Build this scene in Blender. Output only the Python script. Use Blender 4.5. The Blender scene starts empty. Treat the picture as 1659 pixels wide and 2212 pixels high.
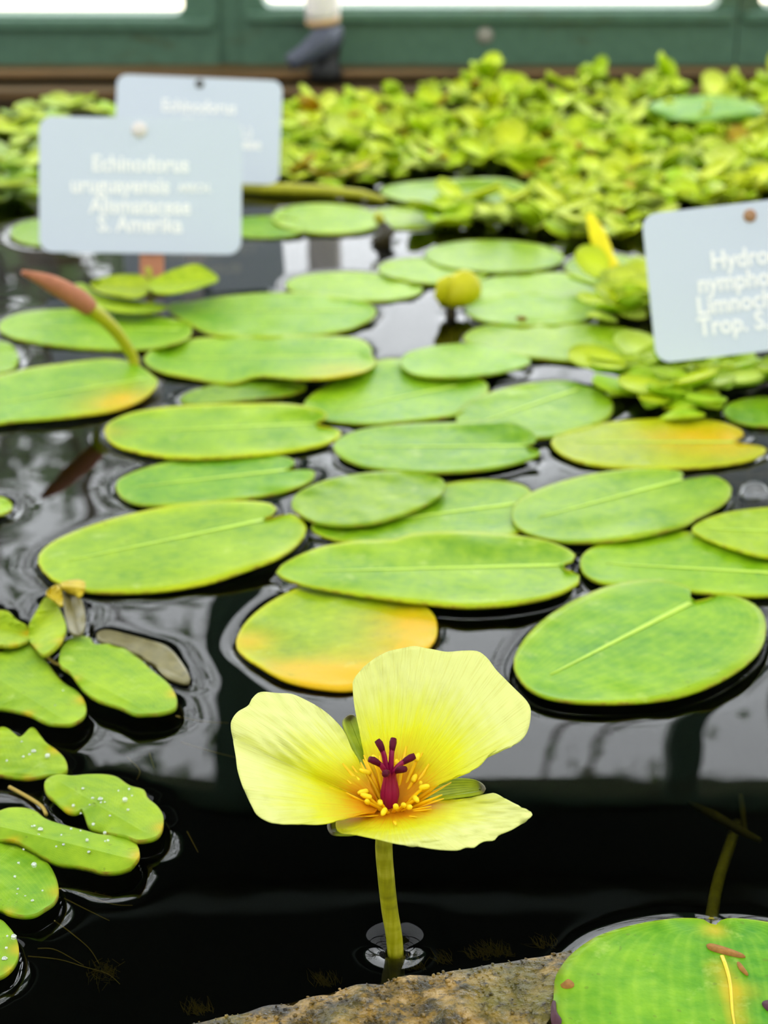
import bpy, bmesh, math, random
import numpy as np
from mathutils import Vector, Matrix

random.seed(7)
rng = np.random.default_rng(11)
scene = bpy.context.scene
col = scene.collection

# ------------------------------------------------------------------ camera
W, HH, F = 1659.0, 2212.0, 4000.0          # frame and focal length in pixels
PITCH = math.radians(23.0)
CAMH = 0.248                               # camera height above the water (m)
cam_d = bpy.data.cameras.new('camera')
cam = bpy.data.objects.new('camera', cam_d)
col.objects.link(cam)
cam.location = (0, 0, CAMH)
cam.rotation_euler = (math.radians(90) - PITCH, 0, 0)
cam_d.sensor_fit = 'VERTICAL'
cam_d.sensor_height = 36.0
cam_d.lens = 36.0 * F / HH
cam_d.clip_start = 0.01
cam_d.clip_end = 100
cam_d.dof.use_dof = True
cam_d.dof.focus_distance = 0.402
cam_d.dof.aperture_fstop = 21.0
scene.camera = cam

# ------------------------------------------------------------------ light
world = bpy.data.worlds.new('overcast_sky')
scene.world = world
world.use_nodes = True
wn = world.node_tree
bg = wn.nodes['Background']
bg.inputs['Color'].default_value = (0.93, 0.97, 1.0, 1)
bg.inputs['Strength'].default_value = 4.4
ROOF_T = 0.62                              # share let through by roof and side glass, dimmed to balance the light
scene.view_settings.view_transform = 'Standard'
scene.view_settings.look = 'None'
scene.view_settings.exposure = 0.42
scene.view_settings.gamma = 1.0
scene.view_settings.use_curve_mapping = False
try:
    scene.cycles.use_denoising = True
    scene.cycles.max_bounces = 8
    scene.cycles.transparent_max_bounces = 12
    scene.cycles.caustics_reflective = False
    scene.cycles.caustics_refractive = False
    scene.cycles.sample_clamp_indirect = 6
except Exception:
    pass

# ------------------------------------------------------------------ helpers
FWD = np.array([0, math.cos(PITCH), -math.sin(PITCH)])
UPV = np.array([0, math.sin(PITCH), math.cos(PITCH)])
CAM = np.array([0, 0, CAMH])

def ray(px, py):
    return FWD + np.array([1.0, 0, 0]) * ((px - W / 2) / F) + UPV * ((HH / 2 - py) / F)

def on_z(px, py, z=0.0):
    d = ray(px, py)
    return CAM + d * ((z - CAMH) / d[2])

def on_y(px, py, Y):
    d = ray(px, py)
    return CAM + d * (Y / d[1])

def on_plane(px, py, p0, n):
    d = ray(px, py)
    return CAM + d * (np.dot(p0 - CAM, n) / np.dot(d, n))

def lin(r, g, b):
    out = []
    for c in (r, g, b):
        c = c / 255.0
        out.append(c / 12.92 if c <= 0.04045 else ((c + 0.055) / 1.055) ** 2.4)
    return (*out, 1.0)

def rich(c, k=1.22):
    r, g, b = lin(*c)[:3]
    y = 0.3 * r + 0.6 * g + 0.1 * b
    return tuple(min(0.95, max(0.0, y + (v - y) * k)) for v in (r, g, b))

def tag(o, label=None, cat=None, group=None, kind=None):
    if label: o['label'] = label
    if cat: o['category'] = cat
    if group: o['group'] = group
    if kind: o['kind'] = kind
    return o

def empty(name, loc=(0, 0, 0)):
    o = bpy.data.objects.new(name, None)
    o.empty_display_size = 0.01
    o.location = loc
    col.objects.link(o)
    return o

def link(name, mesh, mat=None, parent=None, smooth=True):
    if mat and len(mesh.materials) == 0:
        mesh.materials.append(mat)
    if smooth and len(mesh.polygons):
        mesh.polygons.foreach_set('use_smooth', [True] * len(mesh.polygons))
    o = bpy.data.objects.new(name, mesh)
    col.objects.link(o)
    if parent:
        o.parent = parent
        pl = parent
        off = Vector((0, 0, 0))
        while pl is not None:
            off += pl.location
            pl = pl.parent
        o.location = -off               # mesh data is in world coordinates
    return o

def mesh_from(name, verts, faces, attrs=None):
    me = bpy.data.meshes.new(name)
    me.from_pydata([tuple(map(float, v)) for v in verts], [], faces)
    if attrs:
        for k, vals in attrs.items():
            a = me.attributes.new(k, 'FLOAT', 'POINT')
            a.data.foreach_set('value', np.asarray(vals, dtype=np.float32))
    me.update()
    return me

def box(name, x0, x1, y0, y1, z0, z1, mat, parent=None, bevel=0.0):
    v = [(x, y, z) for x in (x0, x1) for y in (y0, y1) for z in (z0, z1)]
    f = [(0, 1, 3, 2), (4, 6, 7, 5), (0, 4, 5, 1), (2, 3, 7, 6), (0, 2, 6, 4), (1, 5, 7, 3)]
    me = mesh_from(name, v, f)
    o = link(name, me, mat, parent, smooth=False)
    if bevel:
        m = o.modifiers.new('bevel', 'BEVEL'); m.width = bevel; m.segments = 2
    return o

def tube_data(pts, radii, n=12, flat=None):
    pts = [np.asarray(p, float) for p in pts]
    verts, faces = [], []
    N = len(pts)
    prev = None
    for i, p in enumerate(pts):
        t = pts[min(i + 1, N - 1)] - pts[max(i - 1, 0)]
        t = t / (np.linalg.norm(t) + 1e-12)
        if prev is None:
            a = np.array([1.0, 0, 0]) if abs(t[0]) < 0.8 else np.array([0, 1.0, 0])
        else:
            a = prev
        a = a - t * np.dot(a, t); a /= np.linalg.norm(a) + 1e-12
        prev = a
        b = np.cross(t, a)
        r = radii[i] if hasattr(radii, '__len__') else radii
        for k in range(n):
            w = 2 * math.pi * k / n
            fl = 1.0 if flat is None else flat
            verts.append(p + a * (math.cos(w) * r) + b * (math.sin(w) * r * fl))
    for i in range(N - 1):
        for k in range(n):
            k2 = (k + 1) % n
            faces.append((i * n + k, i * n + k2, (i + 1) * n + k2, (i + 1) * n + k))
    faces.append(tuple(range(n - 1, -1, -1)))
    faces.append(tuple((N - 1) * n + k for k in range(n)))
    return verts, faces

def tube(name, pts, radii, mat, parent=None, n=12, flat=None):
    v, f = tube_data(pts, radii, n, flat)
    return link(name, mesh_from(name, v, f), mat, parent)

def crom(pts, n, closed=True):
    P = np.asarray(pts, float)
    m = len(P)
    dense = []
    segs = m if closed else m - 1
    for i in range(segs):
        if closed:
            p0, p1, p2, p3 = P[(i - 1) % m], P[i], P[(i + 1) % m], P[(i + 2) % m]
        else:
            p0, p1, p2, p3 = P[max(i - 1, 0)], P[i], P[i + 1], P[min(i + 2, m - 1)]
        for t in np.linspace(0, 1, 12, endpoint=False):
            dense.append(0.5 * ((2 * p1) + (-p0 + p2) * t + (2 * p0 - 5 * p1 + 4 * p2 - p3) * t * t + (-p0 + 3 * p1 - 3 * p2 + p3) * t ** 3))
    if not closed:
        dense.append(P[-1])
    D = np.array(dense)
    E = np.vstack([D, D[:1]]) if closed else D
    L = np.concatenate([[0], np.cumsum(np.linalg.norm(np.diff(E, axis=0), axis=1))])
    s = np.linspace(0, L[-1], n, endpoint=not closed)
    return np.stack([np.interp(s, L, E[:, k]) for k in range(E.shape[1])], axis=1)

def pnoise(x, y, seed):
    """cheap smooth noise, about -1..1"""
    r = np.random.default_rng(seed)
    out = 0
    for k in range(6):
        a = r.uniform(0, 2 * math.pi); f = r.uniform(0.6, 1.7); ph = r.uniform(0, 6.28)
        out = out + np.sin((x * math.cos(a) + y * math.sin(a)) * f + ph)
    return out / 3.2

# ------------------------------------------------------------------ materials
class N:
    def __init__(s, name):
        s.m = bpy.data.materials.new(name)
        s.m.use_nodes = True
        s.t = s.m.node_tree
        s.t.nodes.clear()
        s.out = s.t.nodes.new('ShaderNodeOutputMaterial')
    def n(s, typ, **kw):
        nd = s.t.nodes.new(typ)
        for k, v in kw.items():
            if k.startswith('i_'):
                nd.inputs[k[2:].replace('_', ' ')].default_value = v
            else:
                setattr(nd, k, v)
        return nd
    def l(s, a, b):
        s.t.links.new(a, b)
    def math(s, op, a, b=None, clamp=False):
        nd = s.t.nodes.new('ShaderNodeMath'); nd.operation = op; nd.use_clamp = clamp
        for i, v in enumerate((a, b)):
            if v is None: continue
            if isinstance(v, (int, float)): nd.inputs[i].default_value = v
            else: s.l(v, nd.inputs[i])
        return nd.outputs[0]
    def mix(s, fac, a, b, blend='MIX'):
        nd = s.t.nodes.new('ShaderNodeMix'); nd.data_type = 'RGBA'; nd.blend_type = blend
        for i, v in ((0, fac), (6, a), (7, b)):
            if isinstance(v, (int, float, tuple)): nd.inputs[i].default_value = v
            else: s.l(v, nd.inputs[i])
        return nd.outputs[2]
    def attr(s, name, out='Fac'):
        nd = s.t.nodes.new('ShaderNodeAttribute'); nd.attribute_name = name
        return nd.outputs[out]
    def ramp(s, fac, stops):
        nd = s.t.nodes.new('ShaderNodeValToRGB')
        e = nd.color_ramp.elements
        while len(e) < len(stops): e.new(0.5)
        for k, (p, c) in enumerate(stops):
            e[k].position = p; e[k].color = c
        s.l(fac, nd.inputs[0])
        return nd.outputs[0]
    def noise(s, scale, detail=3, vec=None, rough=0.5, out=0):
        nd = s.t.nodes.new('ShaderNodeTexNoise')
        nd.inputs['Scale'].default_value = scale; nd.inputs['Detail'].default_value = detail
        nd.inputs['Roughness'].default_value = rough
        if vec is not None: s.l(vec, nd.inputs['Vector'])
        return nd.outputs[out]
    def coord(s, which='Object'):
        return s.t.nodes.new('ShaderNodeTexCoord').outputs[which]
    def bsdf(s, color, rough=0.5, spec=0.5, bump=None, bstr=0.2, bdist=0.001, **kw):
        p = s.t.nodes.new('ShaderNodeBsdfPrincipled')
        if isinstance(color, tuple): p.inputs['Base Color'].default_value = color
        else: s.l(color, p.inputs['Base Color'])
        if isinstance(rough, (int, float)): p.inputs['Roughness'].default_value = rough
        else: s.l(rough, p.inputs['Roughness'])
        p.inputs['Specular IOR Level'].default_value = spec
        for k, v in kw.items():
            p.inputs[k.replace('_', ' ')].default_value = v
        if bump is not None:
            b = s.t.nodes.new('ShaderNodeBump'); b.inputs['Strength'].default_value = bstr
            b.inputs['Distance'].default_value = bdist
            s.l(bump, b.inputs['Height']); s.l(b.outputs[0], p.inputs['Normal'])
        return p.outputs[0]
    def done(s, shader):
        s.l(shader, s.out.inputs['Surface'])
        return s.m

def plain(name, c, rough=0.5, spec=0.5, var=0.15, scale=60, metal=0.0):
    k = N(name)
    nz = k.noise(scale, 4, k.coord())
    d = tuple(x * (1 - var) for x in c[:3]) + (1,)
    u = tuple(min(1, x * (1 + var)) for x in c[:3]) + (1,)
    return k.done(k.bsdf(k.mix(nz, d, u), rough, spec, nz, 0.1, 0.0005, Metallic=metal))

def leaf_material(name, hairy=False, veined=True, rough=0.42, spec=0.2):
    """blade colour from the object's own colour; alpha = how far its rim has yellowed"""
    k = N(name)
    oi = k.n('ShaderNodeObjectInfo')
    c = k.coord()
    base = oi.outputs['Color']
    edge = k.attr('edge'); along = k.attr('along'); patch = k.attr('patch')
    n1 = k.noise(45, 3, c); n2 = k.noise(260, 3, c); n3 = k.noise(900, 2, c)
    v = k.math('ADD', k.math('MULTIPLY', n1, 0.55), k.math('MULTIPLY', n2, 0.45))
    dark = k.mix(1.0, base, (0.55, 0.70, 0.40, 1), 'MULTIPLY')
    light = k.mix(0.28, base, lin(205, 226, 50))
    colr = k.mix(k.math('MULTIPLY', k.math('SUBTRACT', v, 0.32), 2.6, True), dark, light)
    # fine veins running with the midrib
    vein = k.math('SINE', k.math('MULTIPLY', edge, 62.0))
    colr = k.mix(k.math('MULTIPLY', k.math('MULTIPLY', vein, n2), 0.16 if veined else 0.0, True), colr, lin(190, 220, 70))
    # yellowed rim
    rim = k.math('MULTIPLY', k.math('POWER', edge, 9.0), k.math('MULTIPLY', oi.outputs['Alpha'], k.math('ADD', n1, 0.45)), True)
    colr = k.mix(rim, colr, lin(214, 222, 10))
    rim2 = k.math('MULTIPLY', k.math('POWER', edge, 60.0), k.math('MULTIPLY', k.math('SUBTRACT', n2, 0.40), 3.0, True), True)
    colr = k.mix(k.math('MULTIPLY', rim2, 0.8 if veined else 0.0), colr, lin(140, 90, 30))
    # autumn patches
    pt = k.math('MULTIPLY', patch, k.math('ADD', k.math('MULTIPLY', n1, 1.6), -0.1), True)
    colr = k.mix(pt, colr, lin(224, 178, 0))
    # specks and pale water marks
    sp = k.math('GREATER_THAN', k.noise(420, 1, c), 0.735)
    colr = k.mix(k.math('MULTIPLY', sp, 0.35 if veined else 0.0), colr, lin(95, 110, 25))
    pm = k.math('MULTIPLY', k.math('SUBTRACT', k.noise(120, 4, c, 0.65), 0.60), 5.0, True)
    colr = k.mix(k.math('MULTIPLY', pm, 0.5), colr, lin(205, 222, 120))
    b = k.math('ADD', k.math('MULTIPLY', n2, 1.0), k.math('MULTIPLY', n3, 0.8 if hairy else 0.25))
    rr = k.math('ADD', rough - 0.08, k.math('MULTIPLY', n2, 0.16))
    if hairy:
        rows = k.math('MULTIPLY', k.math('SINE', k.math('MULTIPLY', along, 260.0)), k.math('SINE', k.math('MULTIPLY', edge, 85.0)))
        b = k.math('ADD', b, k.math('MULTIPLY', rows, 0.35))
        s1 = k.bsdf(colr, rr, spec, b, 0.32, 0.0007)
    else:
        s1 = k.bsdf(colr, rr, spec, b, 0.22, 0.0006)
    tr = k.n('ShaderNodeBsdfTranslucent'); k.l(colr, tr.inputs['Color'])
    mx = k.n('ShaderNodeMixShader'); mx.inputs[0].default_value = 0.12
    k.l(s1, mx.inputs[1]); k.l(tr.outputs[0], mx.inputs[2])
    return k.done(mx.outputs[0])

M = {}
M['pad'] = leaf_material('water_poppy_leaf')
M['fern'] = leaf_material('floating_fern_leaf', hairy=True, rough=0.6, spec=0.3)
M['small'] = leaf_material('small_floating_leaf', veined=False, rough=0.5, spec=0.3)
M['rib'] = plain('pale_midrib', lin(178, 210, 70), 0.5, 0.25, 0.2, 150)
M['rib_orange'] = plain('orange_midrib', lin(244, 196, 20), 0.4, var=0.3, scale=300)
M['green_paint'] = None

# petals
def petal_material():
    k = N('pale_yellow_petal')
    rad = k.attr('rad'); ang = k.attr('ang'); glow = k.attr('glow')
    cmb = k.n('ShaderNodeCombineXYZ'); k.l(k.math('MULTIPLY', ang, 34.0), cmb.inputs[0]); k.l(k.math('MULTIPLY', rad, 2.2), cmb.inputs[1])
    st = k.noise(1.0, 3, cmb.outputs[0])
    cmb2 = k.n('ShaderNodeCombineXYZ'); k.l(k.math('MULTIPLY', ang, 95.0), cmb2.inputs[0]); k.l(k.math('MULTIPLY', rad, 3.5), cmb2.inputs[1])
    st2 = k.noise(1.0, 2, cmb2.outputs[0])
    c = k.coord(); nz = k.noise(170, 4, c)
    r = k.math('ADD', k.math('ADD', glow, k.math('MULTIPLY', k.math('SUBTRACT', st, 0.5), 0.34)), k.math('MULTIPLY', k.math('SUBTRACT', nz, 0.5), 0.22))
    colr = k.ramp(r, [(0.0, lin(246, 158, 0)), (0.26, lin(246, 176, 0)), (0.42, lin(240, 222, 0)),
                      (0.58, lin(240, 240, 24)), (0.78, lin(237, 240, 104)), (1.0, lin(242, 244, 154))])
    colr = k.mix(k.math('MULTIPLY', k.math('MULTIPLY', k.math('SUBTRACT', st2, 0.52), 5.0, True), 0.22), colr, lin(205, 190, 10))
    wr = k.noise(110, 5, c, 0.6)
    h = k.math('ADD', k.math('MULTIPLY', wr, 0.9), k.math('MULTIPLY', st2, 0.5))
    s1 = k.bsdf(colr, 0.5, 0.3, h, 0.55, 0.0009)
    tr = k.n('ShaderNodeBsdfTranslucent'); k.l(colr, tr.inputs['Color'])
    mx = k.n('ShaderNodeMixShader'); mx.inputs[0].default_value = 0.36
    k.l(s1, mx.inputs[1]); k.l(tr.outputs[0], mx.inputs[2])
    return k.done(mx.outputs[0])
M['petal'] = petal_material()
M['stamen'] = plain('golden_stamen', lin(250, 196, 4), 0.45, 0.3, 0.12, 400)
M['anther'] = plain('yellow_anther', lin(252, 214, 18), 0.55, 0.3, 0.12, 600)
M['carpel'] = plain('magenta_carpel', lin(138, 10, 60), 0.35, 0.3, 0.25, 300)
M['stigma'] = plain('dark_purple_stigma', lin(84, 4, 34), 0.5, 0.15, 0.5, 900)
M['disc'] = plain('yellow_disc', lin(226, 206, 40), 0.5, 0.3, 0.15, 400)

def stem_material():
    k = N('olive_flower_stem')
    c = k.coord()
    mp = k.n('ShaderNodeMapping'); mp.inputs['Scale'].default_value = (900, 900, 110); k.l(c, mp.inputs[0])
    a = k.noise(1.0, 3, mp.outputs[0])
    mp2 = k.n('ShaderNodeMapping'); mp2.inputs['Scale'].default_value = (60, 60, 420); k.l(c, mp2.inputs[0])
    b = k.noise(1.0, 3, mp2.outputs[0])
    colr = k.ramp(k.math('ADD', k.math('MULTIPLY', a, 0.5), k.math('MULTIPLY', b, 0.5)),
                  [(0.3, lin(118, 118, 8)), (0.5, lin(158, 156, 16)), (0.72, lin(196, 190, 60))])
    return k.done(k.bsdf(colr, 0.35, 0.5, a, 0.25, 0.0004))
M['stem'] = stem_material()

def sepal_material():
    k = N('olive_green_sepal')
    edge = k.attr('edge'); along = k.attr('along'); c = k.coord()
    n1 = k.noise(300, 3, c)
    v = k.math('SINE', k.math('MULTIPLY', edge, 40.0))
    colr = k.mix(k.math('ADD', k.math('MULTIPLY', v, 0.25), n1), lin(112, 138, 10), lin(178, 192, 40))
    colr = k.mix(k.math('POWER', along, 14.0), colr, lin(74, 66, 20))
    return k.done(k.bsdf(colr, 0.45, 0.25, n1, 0.2, 0.0005))
M['sepal'] = sepal_material()

def water_material():
    k = N('dark_pond_water')
    fr = k.n('ShaderNodeFresnel'); fr.inputs['IOR'].default_value = 1.333
    bp = k.n('ShaderNodeBump'); bp.inputs['Strength'].default_value = 0.05; bp.inputs['Distance'].default_value = 0.002
    k.l(k.noise(28, 2, k.coord()), bp.inputs['Height'])
    k.l(bp.outputs[0], fr.inputs['Normal'])
    tr = k.n('ShaderNodeBsdfTransparent'); tr.inputs['Color'].default_value = (0.42, 0.44, 0.36, 1)
    gl = k.n('ShaderNodeBsdfGlossy'); gl.inputs['Roughness'].default_value = 0.0
    k.l(bp.outputs[0], gl.inputs['Normal'])
    mx = k.n('ShaderNodeMixShader'); k.l(fr.outputs[0], mx.inputs[0]); k.l(tr.outputs[0], mx.inputs[1]); k.l(gl.outputs[0], mx.inputs[2])
    return k.done(mx.outputs[0])
M['water'] = water_material()

def glass_material(name, t, gloss=0.06):
    k = N(name)
    tr = k.n('ShaderNodeBsdfTransparent'); tr.inputs['Color'].default_value = (t, t, t, 1)
    gl = k.n('ShaderNodeBsdfGlossy'); gl.inputs['Roughness'].default_value = 0.02
    mx = k.n('ShaderNodeMixShader'); mx.inputs[0].default_value = gloss
    k.l(tr.outputs[0], mx.inputs[1]); k.l(gl.outputs[0], mx.inputs[2])
    return k.done(mx.outputs[0])
M['pane'] = glass_material('clear_window_glass', 0.96)
M['roof_pane'] = glass_material('dimmed_roof_glass', ROOF_T)  # transparency lowered to dim the daylight coming through

def paint_material():
    k = N('green_frame_paint')
    c = k.coord()
    mp = k.n('ShaderNodeMapping'); mp.inputs['Scale'].default_value = (9, 9, 26); k.l(c, mp.inputs[0])
    n = k.noise(1.0, 5, mp.outputs[0], 0.6); n2 = k.noise(120, 3, c)
    colr = k.mix(n2, lin(62, 92, 72), lin(86, 120, 96))
    colr = k.mix(k.math('MULTIPLY', k.math('SUBTRACT', n, 0.60), 7.0, True), colr, lin(66, 66, 26))
    return k.done(k.bsdf(colr, 0.5, 0.4))
M['green_paint'] = paint_material()
M['dark_green'] = plain('dark_reflection_board_paint', lin(14, 26, 20), 0.6, 0.2)
M['grey_green'] = plain('added_batten_grey', lin(92, 104, 100), 0.6)
M['bar'] = plain('grey_green_roof_bar', lin(40, 62, 52), 0.6)

def wood_material():
    k = N('wet_brown_timber')
    mp = k.n('ShaderNodeMapping'); mp.inputs['Scale'].default_value = (7, 60, 220); k.l(k.coord(), mp.inputs[0])
    n = k.noise(1.0, 5, mp.outputs[0], 0.6)
    colr = k.ramp(n, [(0.25, lin(40, 32, 8)), (0.5, lin(86, 64, 24)), (0.75, lin(128, 92, 48))])
    return k.done(k.bsdf(colr, 0.5, 0.4, n, 0.5, 0.002))
M['wood'] = wood_material()
M['backwall'] = plain('added_wall_grey_green', lin(120, 126, 116), 0.8, 0.2)
M['pond'] = plain('black_pond_liner', lin(10, 13, 10), 0.8, 0.2)
M['outside'] = plain('pale_gravel', lin(228, 214, 186), 0.9, 0.1, 0.10, 8)
M['plate'] = plain('pale_blue_grey_label', lin(206, 214, 222), 0.45, 0.4, 0.03, 12)
M['letter'] = plain('cream_lettering', lin(255, 252, 244), 0.6, 0.2, 0.02)
M['rivet_steel'] = plain('bright_rivet', lin(226, 216, 206), 0.3, 0.6)
M['rivet_dark'] = plain('dull_dark_rivet', lin(92, 92, 88), 0.4, 0.5)
M['rivet_brass'] = plain('brown_rivet', lin(164, 120, 78), 0.4, 0.5)
M['stake'] = plain('copper_brown_stake', lin(182, 116, 76), 0.45, 0.5, 0.2, 200)
M['pipe'] = plain('white_pipe', lin(238, 228, 222), 0.4)
M['brass'] = plain('tan_brass_collar', lin(206, 164, 112), 0.35, 0.6)
M['nozzle'] = plain('dark_slate_spout', lin(66, 70, 84), 0.45)
M['black'] = plain('black_rubber', lin(18, 17, 14), 0.6)
M['bolt'] = plain('weathered_bolt', lin(150, 146, 132), 0.5)
M['bud_brown'] = plain('brown_dried_bud', lin(172, 108, 76), 0.6, 0.3, 0.3, 300)
M['stalk'] = plain('yellow_green_stalk', lin(170, 168, 24), 0.45, 0.4, 0.2, 200)
M['bud_yellow'] = plain('olive_yellow_bud', lin(196, 190, 10), 0.5, 0.3, 0.25, 160)
M['dark_stalk'] = plain('dark_wet_stalk', lin(52, 44, 18), 0.4)
M['yellow_leaf'] = plain('bright_yellow_leaf', lin(240, 224, 8), 0.5, 0.3, 0.15, 160)
M['dead'] = plain('withered_olive_leaf', lin(112, 104, 58), 0.4, 0.5, 0.5, 350)
M['dead_yellow'] = plain('withered_yellow_leaf', lin(188, 164, 20), 0.5, 0.3, 0.35, 350)
M['root'] = plain('brown_root', lin(166, 142, 60), 0.6, 0.3)
M['algae'] = plain('olive_algae', lin(120, 104, 34), 0.8, 0.2)
M['under'] = plain('submerged_stalk', lin(150, 140, 34), 0.6, 0.2, 0.5, 200)
M['murky'] = plain('murky_sunken_stalk', lin(84, 78, 22), 0.8, 0.1, 0.5, 120)
M['debris'] = plain('olive_pond_silt', lin(84, 78, 30), 0.9, 0.1, 0.4, 60)
M['grit'] = plain('pale_brown_grit', lin(150, 118, 74), 0.4, 0.5, 0.6, 900)

def stone_material():
    k = N('wet_mossy_concrete')
    c = k.coord()
    n1 = k.noise(140, 5, c, 0.65); n2 = k.noise(520, 4, c, 0.6); n3 = k.noise(36, 3, c)
    v = k.n('ShaderNodeTexVoronoi'); v.inputs['Scale'].default_value = 430; k.l(c, v.inputs['Vector'])
    colr = k.ramp(n1, [(0.34, lin(16, 12, 2)), (0.45, lin(80, 64, 14)), (0.55, lin(146, 114, 44)), (0.70, lin(200, 166, 104))])
    colr = k.mix(k.math('MULTIPLY', k.math('SUBTRACT', n3, 0.46), 5.0, True), colr, lin(104, 98, 30))
    colr = k.mix(k.math('MULTIPLY', k.math('SUBTRACT', n2, 0.52), 6.0, True), colr, lin(52, 42, 18))
    h = k.math('ADD', n2, k.math('MULTIPLY', v.outputs['Distance'], 0.6))
    rg = k.math('ADD', 0.04, k.math('MULTIPLY', n3, 0.4))
    return k.done(k.bsdf(colr, rg, 0.3, h, 0.7, 0.0016))
M['stone'] = stone_material()

def clear_material(name, tint=(0.95, 0.98, 1.0, 1)):
    k = N(name)
    g = k.n('ShaderNodeBsdfGlass'); g.inputs['IOR'].default_value = 1.33; g.inputs['Roughness'].default_value = 0.0
    g.inputs['Color'].default_value = tint
    return k.done(g.outputs[0])
M['drop'] = glass_material('water_drop', 1.0, 0.45)

# ------------------------------------------------------------------ greenhouse
WY = 1.40
def wx(px, py=10): return on_y(px, py, WY)[0]
def wz(py): return on_y(W / 2, py, WY)[2]

# outside
me = mesh_from('ground', [(-30, -10, -0.45), (30, -10, -0.45), (30, 60, -0.45), (-30, 60, -0.45)], [(0, 1, 2, 3)])
tag(link('ground', me, M['outside'], smooth=False), 'pale gravel ground outside the windows', kind='structure')

def garden_tree(label, x, y, h, cr, nleaf, seed):
    r = np.random.default_rng(seed)
    root = tag(empty('garden_tree', (x, y, -0.45)), label, 'tree')
    base = np.array([x, y, -0.45]); fork = base + [0.05, 0, h * 0.45]
    tube('trunk', [base, base + [0.04, 0.02, h * 0.25], fork], [0.10, 0.08, 0.06], M['bark'], root, 10)
    ends = []
    for k in range(11):
        a = 2 * math.pi * k / 11 + r.uniform(-.3, .3)
        e = fork + np.array([math.cos(a) * cr * r.uniform(.5, 1), math.sin(a) * cr * r.uniform(.5, 1), h * r.uniform(.15, .6)])
        m = (fork + e) / 2 + r.normal(0, .06, 3); ends += [e, m]
        tube('branch', [fork, m, e], [0.045, 0.028, 0.008], M['bark'], root, 7)
    if nleaf:
        V, Fc = [], []
        for _ in range(nleaf):
            c = ends[r.integers(len(ends))] + r.normal(0, cr * 0.24, 3)
            u = r.normal(0, 1, 3); u /= np.linalg.norm(u); w = np.cross(u, r.normal(0, 1, 3)); w /= np.linalg.norm(w)
            n0 = len(V); s_ = r.uniform(.04, .08)
            V += [c - u * s_, c + w * s_ * .4, c + u * s_, c - w * s_ * .4]; Fc.append((n0, n0 + 1, n0 + 2, n0 + 3))
        tag(link('foliage', mesh_from('foliage', V, Fc), M['tree_leaf'], root), 'grey green foliage', kind='stuff')
M['bark'] = plain('grey_bark', lin(90, 82, 70), 0.9, 0.1)
M['tree_leaf'] = plain('grey_green_tree_leaf', lin(96, 116, 78), 0.7, 0.2)
garden_tree('unseen leafy tree added outside the window to mottle the pond reflection', -1.25, 5.6, 3.2, 0.9, 1500, 3)  # out of view, added to break up the mirrored window
garden_tree('bare branched tree outside the window, seen mirrored right of the flower', 1.15, 6.0, 4.2, 0.9, 260, 8)

# pond
PX0, PX1, PY0, PY1, PD = -1.1, 1.1, -0.25, 1.372, -0.16
me = mesh_from('floor', [(PX0, PY0, PD), (PX1, PY0, PD), (PX1, PY1, PD), (PX0, PY1, PD),
                         (PX0, PY0, 0.01), (PX1, PY0, 0.01), (PX1, PY1, 0.01), (PX0, PY1, 0.01)],
               [(0, 1, 2, 3), (0, 4, 5, 1), (1, 5, 6, 2), (2, 6, 7, 3), (3, 7, 4, 0)])
tag(link('floor', me, M['pond'], smooth=False), 'black lined pond basin under the water', kind='structure')

# timber ledge: two boards
ledge = tag(empty('trim_1', (0, 1.37, 0)), 'wet brown timber ledge along the far edge of the pond', kind='structure')
box('plank', -1.3, 1.3, 1.352, 1.40, -0.05, 0.006, M['wood'], ledge, 0.002)
box('plank', -1.3, 1.3, 1.372, 1.41, 0.0065, 0.0155, M['wood'], ledge, 0.002)

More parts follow.
